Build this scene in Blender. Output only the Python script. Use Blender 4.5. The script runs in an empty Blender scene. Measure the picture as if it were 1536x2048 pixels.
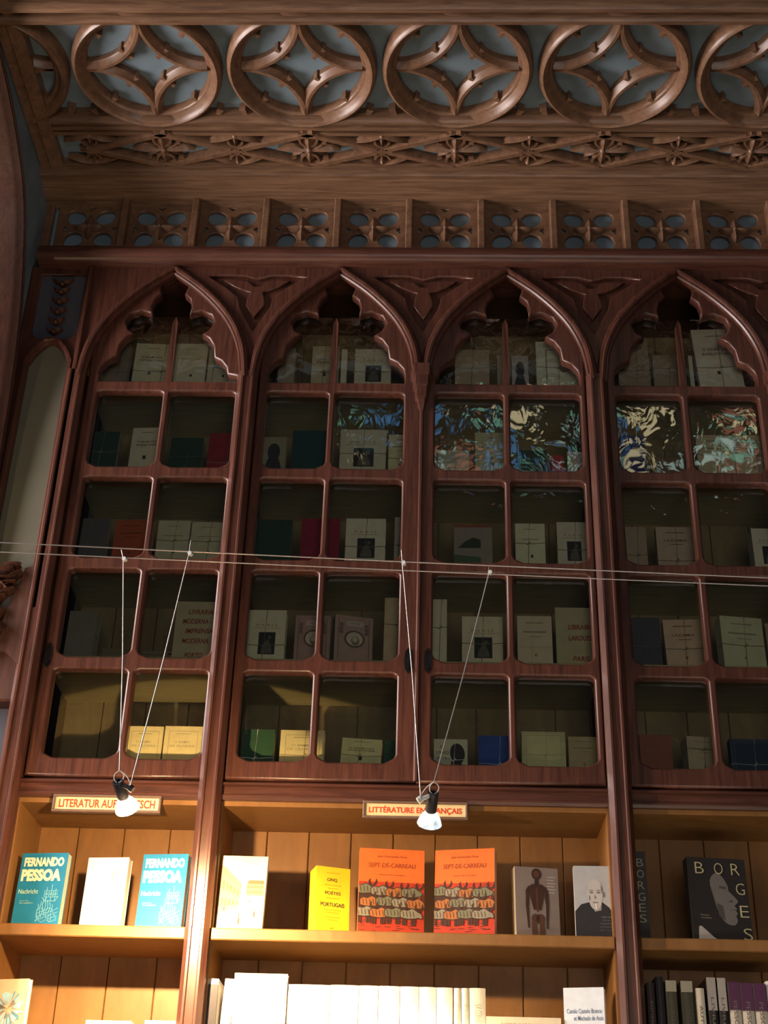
import bpy, math, random
from mathutils import Vector, Matrix
random.seed(7)
PI = math.pi
# ------------------------------------------------------------------ camera, world, lights
FPX = 2758.6; CX, CY = 768.0, 1024.0; EYE = Vector((0, 0, 1.6)); D = 3.87
def cam_rows(p, r, y):
    cp, sp, cr, sr, c, s = math.cos(p), math.sin(p), math.cos(r), math.sin(r), math.cos(y), math.sin(y)
    B = Matrix(((1,0,0),(0,0,-1),(0,1,0))); Yw = Matrix(((c,s,0),(-s,c,0),(0,0,1)))
    P = Matrix(((1,0,0),(0,cp,sp),(0,-sp,cp))); R = Matrix(((cr,-sr,0),(sr,cr,0),(0,0,1)))
    return R @ P @ B @ Yw
M = cam_rows(.51312, .03152, .03957)
scene = bpy.context.scene; COL = scene.collection
cd = bpy.data.cameras.new('camera'); cam = bpy.data.objects.new('camera', cd); COL.objects.link(cam)
cd.sensor_fit = 'VERTICAL'; cd.sensor_height = 36; cd.sensor_width = 27; cd.lens = FPX/2048*36; cd.clip_start = .05
cam.matrix_world = Matrix.Translation(EYE) @ Matrix((M[0], -M[1], -M[2])).transposed().to_4x4()
scene.camera = cam
scene.view_settings.view_transform = 'Standard'; scene.view_settings.look = 'None'
scene.view_settings.exposure = 0.0; scene.view_settings.gamma = 1; scene.view_settings.use_curve_mapping = False
w = bpy.data.worlds.new('world'); scene.world = w; w.use_nodes = True
w.node_tree.nodes['Background'].inputs[0].default_value = (.55, .62, .8, 1)
w.node_tree.nodes['Background'].inputs[1].default_value = .035
def area(name, loc, target, sx, sy, power, col):
    l = bpy.data.lights.new(name, 'AREA'); l.shape = 'RECTANGLE'; l.size = sx; l.size_y = sy; l.energy = power; l.color = col
    o = bpy.data.objects.new(name, l); COL.objects.link(o); o.location = loc
    o.rotation_euler = (Vector(target)-Vector(loc)).to_track_quat('-Z', 'Y').to_euler(); return o
area('assumed_daylight_left', (-4.0, 2.75, 3.9), (.2, 3.8, 4.3), 1.6, 2.6, 340, (1, .86, .82))  # assumed window out of view, inferred from highlights and shadows; no window built
area('room_fill', (.6, -2.6, 1.9), (.1, 3.87, 4.0), 2.8, 1.8, 54, (1, .90, .84))  # added soft frontal fill from behind the camera, for the cabinet interiors
area('fill_from_below', (.3, 2.1, .9), (.1, 3.95, 3.9), 2.6, .7, 18, (1, .86, .66))  # added upward fill to brighten the shelf undersides; no visible fitting
LAMP = {1: (Vector((-.748, 3.30, 2.632)), Vector((.20, .80, -.56)).normalized()),
        2: (Vector((.006, 3.30, 2.612)), Vector((-.10, .72, -.69)).normalized())}
def spot(name, loc, direc, power, col, size, blend=.8, rad=.012):
    l = bpy.data.lights.new(name, 'SPOT'); l.energy = power; l.color = col; l.spot_size = size; l.spot_blend = blend; l.shadow_soft_size = rad
    o = bpy.data.objects.new(name, l); COL.objects.link(o); o.location = loc
    o.rotation_euler = direc.to_track_quat('-Z', 'Y').to_euler(); return o
def point(name, loc, power, col, rad=.015):
    l = bpy.data.lights.new(name, 'POINT'); l.energy = power; l.color = col; l.shadow_soft_size = rad
    o = bpy.data.objects.new(name, l); COL.objects.link(o); o.location = loc; return o
spot('lamp_beam_left', LAMP[1][0]+LAMP[1][1]*.03, Vector((.20, .80, -.72)).normalized(), 185, (1, .68, .35), 1.75)
point('lamp_spill_left', LAMP[1][0]+LAMP[1][1]*.012, 85, (1, .64, .32))
spot('lamp_beam_right', LAMP[2][0]+LAMP[2][1]*.03, Vector((.02, .50, -.86)).normalized(), 95, (1, .84, .64), 1.2)
spot('assumed_beam_far_left', Vector((-1.85, 3.2, 2.75)), Vector((.45, .6, .5)).normalized(), 22, (1, .72, .42), 1.5)  # assumed lamp out of view, no fitting; adds warm light low on the pilaster
point('lamp_spill_right', LAMP[2][0]+LAMP[2][1]*.012, 4, (1, .72, .42))

# ------------------------------------------------------------------ pixel <-> plane helper
def P(px, py, Y):
    d = M.transposed() @ Vector(((px-CX)/FPX, (py-CY)/FPX, 1)); return EYE + d*(Y/d.y)
# ------------------------------------------------------------------ materials
MATS = {}
def newmat(name):
    m = bpy.data.materials.new(name); m.use_nodes = True; MATS[name] = m
    return m, m.node_tree.nodes, m.node_tree.links, m.node_tree.nodes['Principled BSDF']
def plain(name, col, rough=.6, noise=.12, scale=40, metal=0, spec=.4, bump=0.0, emit=0):
    m, n, l, b = newmat(name)
    b.inputs['Roughness'].default_value = rough; b.inputs['Metallic'].default_value = metal
    b.inputs['Specular IOR Level'].default_value = spec
    tc = n.new('ShaderNodeTexCoord'); nz = n.new('ShaderNodeTexNoise'); nz.inputs['Scale'].default_value = scale; nz.inputs['Detail'].default_value = 5
    rp = n.new('ShaderNodeValToRGB'); k = 1-noise*2
    rp.color_ramp.elements[0].position = .3; rp.color_ramp.elements[1].position = .7
    rp.color_ramp.elements[0].color = (col[0]*k, col[1]*k, col[2]*k, 1); rp.color_ramp.elements[1].color = (*col, 1)
    l.new(tc.outputs['Object'], nz.inputs['Vector']); l.new(nz.outputs['Fac'], rp.inputs[0]); l.new(rp.outputs[0], b.inputs['Base Color'])
    if bump:
        bp = n.new('ShaderNodeBump'); bp.inputs['Strength'].default_value = bump; bp.inputs['Distance'].default_value = .002
        l.new(nz.outputs['Fac'], bp.inputs['Height']); l.new(bp.outputs[0], b.inputs['Normal'])
    if emit:
        b.inputs['Emission Color'].default_value = (*col, 1); b.inputs['Emission Strength'].default_value = emit
    return m
def wood(name, c1, c2, scale, rough=.4, coat=.15, bump=.25):
    m, n, l, b = newmat(name)
    tc = n.new('ShaderNodeTexCoord'); mp = n.new('ShaderNodeMapping'); mp.inputs['Scale'].default_value = scale
    nz = n.new('ShaderNodeTexNoise'); nz.inputs['Scale'].default_value = 1; nz.inputs['Detail'].default_value = 8; nz.inputs['Roughness'].default_value = .65; nz.inputs['Distortion'].default_value = .6
    n2 = n.new('ShaderNodeTexNoise'); n2.inputs['Scale'].default_value = 4; n2.inputs['Detail'].default_value = 3
    rp = n.new('ShaderNodeValToRGB'); rp.color_ramp.elements[0].position = .33; rp.color_ramp.elements[1].position = .66
    rp.color_ramp.elements[0].color = (*c2, 1); rp.color_ramp.elements[1].color = (*c1, 1)
    mx = n.new('ShaderNodeMixRGB'); mx.blend_type = 'MULTIPLY'; mx.inputs[0].default_value = .35
    l.new(tc.outputs['Object'], mp.inputs[0]); l.new(mp.outputs[0], nz.inputs['Vector']); l.new(tc.outputs['Object'], n2.inputs['Vector'])
    l.new(nz.outputs['Fac'], rp.inputs[0]); l.new(rp.outputs[0], mx.inputs[1]); l.new(n2.outputs['Fac'], mx.inputs[2]); l.new(mx.outputs[0], b.inputs['Base Color'])
    b.inputs['Roughness'].default_value = rough; b.inputs['Coat Weight'].default_value = coat; b.inputs['Coat Roughness'].default_value = .25
    b.inputs['Specular IOR Level'].default_value = .35
    bp = n.new('ShaderNodeBump'); bp.inputs['Strength'].default_value = bump; bp.inputs['Distance'].default_value = .0012
    l.new(nz.outputs['Fac'], bp.inputs['Height']); l.new(bp.outputs[0], b.inputs['Normal'])
    return m
MAH1, MAH2 = (.118, .043, .027), (.050, .018, .012)
mah_v = wood('mahogany_upright', MAH1, MAH2, (70, 70, 5), .36, .25)
mah_h = wood('mahogany_level', MAH1, MAH2, (5, 70, 70), .36, .25)
OAK1, OAK2 = (.27, .155, .088), (.12, .062, .035)
mah_d = wood('mahogany_dark', (.09, .035, .02), (.045, .016, .010), (70, 70, 5), .5, .05)
oak_h = wood('oak_level', OAK1, OAK2, (6, 70, 70), .42, .2)
oak_c = wood('oak_carved', (.27, .15, .085), (.15, .078, .045), (30, 30, 30), .38, .25)
blue = plain('blue_paint', (.20, .28, .33), .6, .14, 9)
plaster = plain('olive_plaster', (.125, .12, .085), .7, .08, 6)
grey = plain('grey_blue_plaster', (.07, .07, .09), .8, .12, 5)
ochre = wood('ochre_painted_board', (.30, .145, .042), (.23, .108, .03), (20, 60, 6), .5, .05, .1)
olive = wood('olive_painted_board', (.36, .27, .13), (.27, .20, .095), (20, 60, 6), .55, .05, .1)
olive_lit = wood('olive_board_lit_tone', (.62, .52, .27), (.50, .41, .21), (6, 60, 20), .55, .05, .1)  # olive paint lightened, so light on the undersides is in the colour
dark = plain('dark_plaster', (.03, .028, .035), .8)
black = plain('black_plastic', (.02, .02, .025), .4, .1, 60, spec=.5)
iron = plain('dark_iron', (.025, .022, .025), .35, .2, 60, .6)
cable_m = plain('silver_cable', (.55, .52, .50), .35, .1, 200, .7)
wirew = plain('pale_wire', (.75, .72, .66), .4, .05)
clearp = plain('grey_clamp', (.55, .58, .56), .3, .1)
floor_m = wood('floor_boards', (.16, .08, .04), (.10, .05, .025), (8, 50, 8), .5)
def mk_glass():
    m, n, l, b = newmat('old_wavy_glass'); n.remove(b)
    out = n['Material Output']; tr = n.new('ShaderNodeBsdfTransparent'); tr.inputs[0].default_value = (.94, .96, .93, 1)
    gl = n.new('ShaderNodeBsdfGlossy'); gl.inputs['Roughness'].default_value = .015
    fr = n.new('ShaderNodeFresnel'); fr.inputs[0].default_value = 1.5; mx = n.new('ShaderNodeMixShader')
    tc = n.new('ShaderNodeTexCoord'); mp = n.new('ShaderNodeMapping'); mp.inputs['Scale'].default_value = (1, 1, .8)
    nz = n.new('ShaderNodeTexNoise'); nz.inputs['Scale'].default_value = 12; nz.inputs['Detail'].default_value = 2.5; nz.inputs['Distortion'].default_value = .8
    bp = n.new('ShaderNodeBump'); bp.inputs['Strength'].default_value = .5; bp.inputs['Distance'].default_value = .0034
    l.new(tc.outputs['Object'], mp.inputs[0]); l.new(mp.outputs[0], nz.inputs['Vector']); l.new(nz.outputs['Fac'], bp.inputs['Height']); l.new(bp.outputs[0], gl.inputs['Normal'])
    l.new(fr.outputs[0], mx.inputs[0]); l.new(tr.outputs[0], mx.inputs[1]); l.new(gl.outputs[0], mx.inputs[2]); l.new(mx.outputs[0], out.inputs[0])
    return m
glass = mk_glass()
def mk_stained():
    m, n, l, b = newmat('stained_glass'); tc = n.new('ShaderNodeTexCoord')
    vo = n.new('ShaderNodeTexVoronoi'); vo.inputs['Scale'].default_value = 3.8
    rp = n.new('ShaderNodeValToRGB'); rp.color_ramp.interpolation = 'CONSTANT'; e = rp.color_ramp.elements
    cols = [(.0, (.012, .016, .016)), (.26, (.22, .55, .42)), (.38, (.02, .05, .05)), (.50, (1.0, .84, .50)), (.58, (.02, .03, .03)), (.70, (.08, .26, .55)), (.77, (.5, .7, .66)), (.84, (.02, .018, .02)), (.96, (.4, .14, .1))]
    e[0].position = 0; e[0].color = (*cols[0][1], 1); e[1].position = cols[1][0]; e[1].color = (*cols[1][1], 1)
    for p_, c_ in cols[2:]:
        q = e.new(p_); q.color = (*c_, 1)
    sp = n.new('ShaderNodeSeparateColor'); v2 = n.new('ShaderNodeTexVoronoi'); v2.feature = 'DISTANCE_TO_EDGE'; v2.inputs['Scale'].default_value = 3.8
    mt = n.new('ShaderNodeMath'); mt.operation = 'GREATER_THAN'; mt.inputs[1].default_value = .09
    mx = n.new('ShaderNodeMixRGB'); mx.inputs[1].default_value = (.004, .004, .004, 1)
    l.new(tc.outputs['Object'], vo.inputs['Vector']); l.new(tc.outputs['Object'], v2.inputs['Vector']); l.new(vo.outputs['Color'], sp.inputs[0]); l.new(sp.outputs[0], rp.inputs[0])
    l.new(v2.outputs['Distance'], mt.inputs[0]); l.new(mt.outputs[0], mx.inputs[0]); l.new(rp.outputs[0], mx.inputs[2])
    l.new(mx.outputs[0], b.inputs['Base Color']); l.new(mx.outputs[0], b.inputs['Emission Color']); b.inputs['Emission Strength'].default_value = 3.2
    return m
stained = mk_stained()
def mk_lampglass(name, col, strength, transp):
    m, n, l, b = newmat(name); out = n['Material Output']
    b.inputs['Base Color'].default_value = (.5, .58, .66, 1); b.inputs['Metallic'].default_value = .6; b.inputs['Roughness'].default_value = .15
    b.inputs['Emission Color'].default_value = (*col, 1)
    tc = n.new('ShaderNodeTexCoord'); wv = n.new('ShaderNodeTexNoise'); wv.inputs['Scale'].default_value = 55
    mt = n.new('ShaderNodeMath'); mt.operation = 'POWER'; mt.inputs[1].default_value = 4; m2 = n.new('ShaderNodeMath'); m2.operation = 'MULTIPLY'; m2.inputs[1].default_value = strength*10
    l.new(tc.outputs['Object'], wv.inputs['Vector']); l.new(wv.outputs['Fac'], mt.inputs[0]); l.new(mt.outputs[0], m2.inputs[0]); l.new(m2.outputs[0], b.inputs['Emission Strength'])
    tr = n.new('ShaderNodeBsdfTransparent'); mx = n.new('ShaderNodeMixShader'); mx.inputs[0].default_value = transp
    l.new(b.outputs[0], mx.inputs[1]); l.new(tr.outputs[0], mx.inputs[2]); l.new(mx.outputs[0], out.inputs[0]); return m
bulb_hot = mk_lampglass('lit_lamp_glass', (1, .93, .78), 6.0, .35)
bulb_cool = mk_lampglass('dichroic_lamp_glass', (.55, .75, 1), .55, .35)
bulb_core = plain('lamp_filament_glow', (1, .9, .72), .5, 0, emit=18)
PC = {}
def paper(col, rough=.65, noise=.07):
    k = (tuple(round(c, 3) for c in col), rough)
    if k not in PC: PC[k] = plain('printed_paper_%d' % len(PC), col, rough, noise, 30, spec=.3)
    return PC[k]

# ------------------------------------------------------------------ mesh helpers
class MB:
    def __init__(s): s.v = []; s.f = []; s.mi = []; s.cur = 0
    def add(s, vs, fs):
        k = len(s.v); s.v += [tuple(v) for v in vs]; s.f += [tuple(i+k for i in f) for f in fs]; s.mi += [s.cur]*len(fs)
    def box(s, x0, x1, y0, y1, z0, z1):
        s.add([(x0,y0,z0),(x1,y0,z0),(x1,y1,z0),(x0,y1,z0),(x0,y0,z1),(x1,y0,z1),(x1,y1,z1),(x0,y1,z1)],
              [(0,3,2,1),(4,5,6,7),(0,1,5,4),(1,2,6,5),(2,3,7,6),(3,0,4,7)])
    def cbox(s, x0, x1, y0, y1, z0, z1, c):       # front (y0) edges chamfered
        s.add([(x0,y1,z0),(x1,y1,z0),(x1,y1,z1),(x0,y1,z1),(x0,y0+c,z0),(x1,y0+c,z0),(x1,y0+c,z1),(x0,y0+c,z1),
               (x0+c,y0,z0+c),(x1-c,y0,z0+c),(x1-c,y0,z1-c),(x0+c,y0,z1-c)],
              [(0,3,2,1),(0,1,5,4),(1,2,6,5),(2,3,7,6),(3,0,4,7),(4,5,9,8),(5,6,10,9),(6,7,11,10),(7,4,8,11),(8,9,10,11)])
    def sweep(s, path, N, prof, closed=False):
        path = [Vector(p) for p in path]; N = Vector(N); n = len(path); k = len(s.v); m = len(prof); vs = []
        for i, p in enumerate(path):
            a = path[i-1] if (i > 0 or closed) else None; b = path[(i+1) % n] if (i < n-1 or closed) else None
            t1 = (p-a).normalized() if a is not None else None; t2 = (b-p).normalized() if b is not None else None
            t1 = t1 or t2; t2 = t2 or t1
            s1 = N.cross(t1); s2 = N.cross(t2); sd = (s1+s2)
            if sd.length < 1e-6: sd = s1
            sd.normalize(); mi = min(1/max(sd.dot(s1), .2), 3)
            for (u, h) in prof: vs.append(p + sd*(u*mi) + N*h)
        fs = []
        for i in range(n if closed else n-1):
            j = (i+1) % n
            for q in range(m): r = (q+1) % m; fs.append((i*m+q, i*m+r, j*m+r, j*m+q))
        if not closed: fs.append(tuple(range(m-1, -1, -1))); fs.append(tuple((n-1)*m+q for q in range(m)))
        s.add(vs, fs)
    def tube(s, path, r, seg=8):
        path = [Vector(p) for p in path]; rs = r if isinstance(r, (list, tuple)) else [r]*len(path); vs = []; fs = []
        up = Vector((0.13, .2, 1)).normalized()
        for i, p in enumerate(path):
            t = ((path[min(i+1, len(path)-1)]-path[max(i-1, 0)])).normalized()
            a = t.cross(up)
            if a.length < .05: a = t.cross(Vector((1, 0, 0)))
            a.normalize(); b = t.cross(a)
            for q in range(seg): vs.append(p + (a*math.cos(2*PI*q/seg)+b*math.sin(2*PI*q/seg))*rs[i])
        for i in range(len(path)-1):
            for q in range(seg): r_ = (q+1) % seg; fs.append((i*seg+q, i*seg+r_, (i+1)*seg+r_, (i+1)*seg+q))
        fs.append(tuple(range(seg-1, -1, -1))); fs.append(tuple((len(path)-1)*seg+q for q in range(seg)))
        s.add(vs, fs)
    def lathe(s, prof, o, ax, seg=24):            # prof: (radius, distance along ax)
        o = Vector(o); ax = Vector(ax).normalized(); a = ax.cross(Vector((1, 0, 0))).normalized(); b = ax.cross(a); vs = []; fs = []
        for (r, h) in prof:
            for q in range(seg): vs.append(o+ax*h+(a*math.cos(2*PI*q/seg)+b*math.sin(2*PI*q/seg))*r)
        for i in range(len(prof)-1):
            for q in range(seg): r_ = (q+1) % seg; fs.append((i*seg+q, i*seg+r_, (i+1)*seg+r_, (i+1)*seg+q))
        s.add(vs, fs)
    def petal(s, f, c, ang, L, W, h0, h1, base=.12, seg=5):   # ridged leaf; f maps local (x,y,h)
        ca, sa = math.cos(ang), math.sin(ang); vs = []; fs = []
        for i in range(seg+1):
            t = i/seg; wd = W*(math.sin(PI*min(1, t*.85+base))**.8)*(1-t*.15) if i < seg else .0005
            hh = h1*(math.sin(PI*(.25+.6*t)))
            for (u, h) in ((-wd/2, h0*.2), (0, h0+hh), (wd/2, h0*.2)):
                x, y = c[0]+ca*L*t-sa*u, c[1]+sa*L*t+ca*u; vs.append(f(x, y, h))
            for (u, h) in ((-wd/2, -.004), (wd/2, -.004)):
                x, y = c[0]+ca*L*t-sa*u, c[1]+sa*L*t+ca*u; vs.append(f(x, y, h))
        for i in range(seg):
            a = i*5; b = a+5
            fs += [(a, a+1, b+1, b), (a+1, a+2, b+2, b+1), (a+3, a, b, b+3), (a+2, a+4, b+4, b+2)]
        s.add(vs, fs)
    def dome(s, f, c, r, h, seg=10):
        vs = [f(c[0], c[1], h)]; fs = []
        for j, (rr, hh) in enumerate(((.5, .85), (.87, .5), (1, -.1))):
            for q in range(seg): vs.append(f(c[0]+r*rr*math.cos(2*PI*q/seg), c[1]+r*rr*math.sin(2*PI*q/seg), h*hh))
        for q in range(seg): fs.append((0, 1+q, 1+(q+1) % seg))
        for j in range(2):
            for q in range(seg): a = 1+j*seg; b = a+seg; r_ = (q+1) % seg; fs.append((a+q, b+q, b+r_, a+r_))
        s.add(vs, fs)
    def poly(s, pts, y):                          # flat printed shape on a cover
        k = [(p[0], y, p[1]) for p in pts]; a = sum(pts[i][0]*pts[(i+1) % len(pts)][1]-pts[(i+1) % len(pts)][0]*pts[i][1] for i in range(len(pts)))
        if a < 0: k = k[::-1]
        s.add(k, [tuple(range(len(k)))])
    def ell(s, cx, cz, a, b, y, rot=0, n=16):
        cr, sr = math.cos(rot), math.sin(rot)
        s.poly([(cx+a*math.cos(2*PI*i/n)*cr-b*math.sin(2*PI*i/n)*sr, cz+a*math.cos(2*PI*i/n)*sr+b*math.sin(2*PI*i/n)*cr) for i in range(n)], y)
    def mesh(s, name, mats, smooth=None):
        me = bpy.data.meshes.new(name); me.from_pydata(s.v, [], s.f)
        for m in (mats if isinstance(mats, (list, tuple)) else [mats]): me.materials.append(m)
        for p_, i in zip(me.polygons, s.mi): p_.material_index = i
        if smooth is not None:
            import bmesh as bmm
            b = bmm.new(); b.from_mesh(me); bmm.ops.remove_doubles(b, verts=b.verts, dist=1e-6); bmm.ops.recalc_face_normals(b, faces=b.faces); b.to_mesh(me); b.free()
            for p_ in me.polygons: p_.use_smooth = True
            me.set_sharp_from_angle(angle=math.radians(smooth))
        me.update(); return me
def place(name, me, parent=None, loc=(0, 0, 0), world=True):
    o = bpy.data.objects.new(name, me); COL.objects.link(o); o.location = loc
    if parent is not None:
        o.parent = parent
        if world: o.matrix_parent_inverse = world_of(parent).inverted()
    return o
def world_of(o):
    m = o.matrix_basis if o.type != 'X' else None
    if o.parent is not None: m = world_of(o.parent) @ o.matrix_parent_inverse @ o.matrix_basis
    return m.copy()
def build(mb, name, mats, parent=None, smooth=None, world=True, **kw):
    return place(name, mb.mesh(name, mats, smooth), parent, (0, 0, 0), world)
def tag(o, label=None, cat=None, group=None, kind=None):
    for k, v in (('label', label), ('category', cat), ('group', group), ('kind', kind)):
        if v: o[k] = v
    return o
def empty(name, loc=(0, 0, 0), **kw):
    o = bpy.data.objects.new(name, None); COL.objects.link(o); o.location = loc; o.empty_display_size = .05; return tag(o, **kw)
def fret(name, outer, holes, ext, bev, fmap, mat, beznames=None):
    cu = bpy.data.curves.new(name, 'CURVE'); cu.dimensions = '2D'; cu.fill_mode = 'BOTH'; cu.extrude = ext; cu.bevel_depth = bev; cu.bevel_resolution = 1; cu.offset = -bev
    for pts in [outer]+holes:
        sp = cu.splines.new('POLY'); sp.points.add(len(pts)-1); sp.use_cyclic_u = True
        for q, (x, y) in zip(sp.points, pts): q.co = (x, y, 0, 1)
    o = bpy.data.objects.new(name, cu); me = bpy.data.meshes.new_from_object(o)
    for v in me.vertices: v.co = Vector(fmap(*v.co))
    me.materials.clear(); me.materials.append(mat); me.update(); me.name = name
    bpy.data.objects.remove(o); bpy.data.curves.remove(cu); return me
def wallmap(Yc): return lambda x, y, z: (x, Yc-z, y)
def catmull(pts, n=6, closed=False):
    out = []; m = len(pts); g = lambda i: pts[i % m] if closed else pts[max(0, min(m-1, i))]
    for i in range(m if closed else m-1):
        p0, p1, p2, p3 = g(i-1), g(i), g(i+1), g(i+2)
        for k in range(n):
            t = k/n
            out.append(tuple(.5*(2*p1[j]+(p2[j]-p0[j])*t+(2*p0[j]-5*p1[j]+4*p2[j]-p3[j])*t*t+(3*p1[j]-p0[j]-3*p2[j]+p3[j])*t**3) for j in range(len(p1))))
    if not closed: out.append(tuple(pts[-1]))
    return out

# ================================================================== SETTING
XL = -1.455
# floor and the wall behind the bookcase
mb = MB(); mb.box(-4, 3.5, -3, 4.6, -.1, 0); tag(build(mb, 'floor', floor_m), kind='structure')
mb = MB(); mb.box(XL-.3, 2.3, 4.34, 4.5, 0, 5.6); tag(build(mb, 'wall_back', dark), kind='structure')
# ceiling soffit: blue boards with carved oak work
ceil = MB(); ceil.box(XL-.05, 2.3, 2.70, 3.60, 5.232, 5.30); ceil.box(XL-.05, 2.3, 3.55, 3.95, 5.205, 5.24)
ceiling = tag(build(ceil, 'ceiling', blue), kind='structure')
roll = [(-.022, 0), (-.022, .012), (-.016, .024), (-.006, .031), (.006, .031), (.016, .024), (.022, .012), (.022, 0)]
def mould(name, Y, z, prof, mat=oak_h, x0=XL, x1=2.2):
    m_ = MB(); m_.sweep([(x0, Y, z), (x1, Y, z)], (0, 0, -1), prof); return build(m_, name, mat, ceiling, 40)
# N=(0,0,-1): side = N x T with T=+X  ->  (0,-1,0): +u is toward the viewer
mould('moulding', 3.570, 5.205, [(-.034, -.03), (-.034, .018), (-.026, .026), (-.016, .026), (-.010, .014), (-.004, .014), (.002, .028), (.010, .034), (.020, .034), (.028, .026), (.034, .01), (.034, -.03)])
mould('moulding', 3.055, 5.215, [(-.060, -.02), (-.060, .045), (-.050, .058), (-.036, .060), (-.026, .05), (-.022, .030), (-.012, .030), (-.008, .05), (.002, .062), (.016, .062), (.026, .05), (.030, .03), (.04, .03), (.05, -.02)])
mould('moulding', 3.775, 5.16, [(-.012, -.03), (-.012, .020), (-.006, .028), (.004, .028), (.010, .02), (.014, -.03)])
# plain oak fascia sloping between frieze and lattice
mb = MB(); x0, x1 = XL, 2.2
mb.add([(x0, 3.872, 5.112), (x1, 3.872, 5.112), (x1, 3.78, 5.140), (x0, 3.78, 5.140), (x0, 3.872, 5.2), (x1, 3.872, 5.2), (x1, 3.78, 5.2), (x0, 3.78, 5.2)],
       [(0, 1, 2, 3), (4, 7, 6, 5), (0, 4, 5, 1), (2, 6, 7, 3), (0, 3, 7, 4), (1, 5, 6, 2)])
build(mb, 'plain_fascia', wood('oak_fascia', OAK1, OAK2, (4, 90, 90), .42, .15, .5), ceiling)
# roundels
RZ = 5.232
def arc(cx, cy, r, a0, a1, n): return [(cx+r*math.cos(a0+(a1-a0)*i/n), cy+r*math.sin(a0+(a1-a0)*i/n)) for i in range(n+1)]
def ring_mesh():
    m_ = MB(); R = .231
    circ = [(R*math.cos(2*PI*i/64), R*math.sin(2*PI*i/64), RZ) for i in range(64)]
    # +u is outward or inward consistently; symmetric roll with fillet
    m_.sweep(circ, (0, 0, -1), [(-.026, 0), (-.026, .030), (-.021, .036), (-.014, .038), (-.008, .048), (0, .061), (.009, .066), (.018, .060), (.024, .046), (.024, 0)], True)
    for k in range(4):
        a = PI/4+k*PI/2; c, s = math.cos(a), math.sin(a)
        m_.add(cusp(c*(R-.026), s*(R-.026), -c, -s, .015, .012), CUSPF)
    return m_.mesh('tracery_ring', oak_c, 40)
CUSPF = [(0, 1, 2, 3), (4, 7, 6, 5), (0, 4, 5, 1), (1, 5, 6, 2), (2, 6, 7, 3), (3, 7, 4, 0)]
def cusp(x, y, dx, dy, L, W, z0=None, hh=.036):
    z0 = RZ if z0 is None else z0; px, py = -dy, dx; b = []
    for (t, wd) in ((-.004, W), (L, W*.75)):
        b.append((t, wd))
    q = [(x+dx*b[0][0]-px*W*.35, y+dy*b[0][0]-py*W*.35), (x+dx*b[0][0]+px*W*.35, y+dy*b[0][0]+py*W*.35), (x+dx*L+px*W*.8, y+dy*L+py*W*.8), (x+dx*L-px*W*.8, y+dy*L-py*W*.8)]
    return [(a[0], a[1], z0) for a in q]+[(a[0], a[1], z0-hh) for a in q]
def star_mesh():
    m_ = MB(); r = .206; c = 1.02*r
    for k in range(4):
        a = PI/4+k*PI/2; cx, cy = c*math.sqrt(2)*math.cos(a), c*math.sqrt(2)*math.sin(a)
        b = a+PI; pts = arc(cx, cy, c, b-PI/4+.02, b+PI/4-.02, 16)
        m_.sweep([(p[0], p[1], RZ) for p in pts], (0, 0, -1), [(-.020, 0), (-.020, .024), (-.014, .030), (-.005, .044), (.005, .044), (.014, .030), (.020, .024), (.020, 0)])
        dd = c*math.sqrt(2)-c
        for sg in (1, -1):
            x, y = (dd+sg*.015)*math.cos(a), (dd+sg*.015)*math.sin(a)
            m_.add(cusp(x, y, sg*math.cos(a), sg*math.sin(a), .012, .010), CUSPF)
    return m_.mesh('tracery_star', oak_c, 40)
import bmesh
def clip_left(me, X):   # cut away what lies left of X (mesh local)
    b = bmesh.new(); b.from_mesh(me); bmesh.ops.bisect_plane(b, geom=b.verts[:]+b.edges[:]+b.faces[:], plane_co=(X, 0, 0), plane_no=(-1, 0, 0), clear_outer=True)
    m2 = me.copy(); b.to_mesh(m2); b.free(); return m2
rme, sme = ring_mesh(), star_mesh(); PITCH = .5275; RY = 3.325; XC0 = .07
for k in range(-3, 4):
    X = XC0+PITCH*k; rm, sm = (rme, sme) if k > -3 else (clip_left(rme, XL-X+.01), clip_left(sme, XL-X+.01))
    r_ = place('tracery_ring', rm, ceiling, (X, RY, 0)); place('tracery_star', sm, r_, (X, RY, 0))
# little spandrel cusps between the rings
mb = MB()
for k in range(-3, 4):
    X = XC0+PITCH*(k+.5)
    for sy in (1, -1):
        mb.add(cusp(X-.05, RY+sy*.215, .4, -sy*.9, .03, .016), CUSPF); mb.add(cusp(X+.05, RY+sy*.215, -.4, -sy*.9, .03, .016), CUSPF)
build(mb, 'tracery_cusps', oak_c, ceiling)
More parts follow.
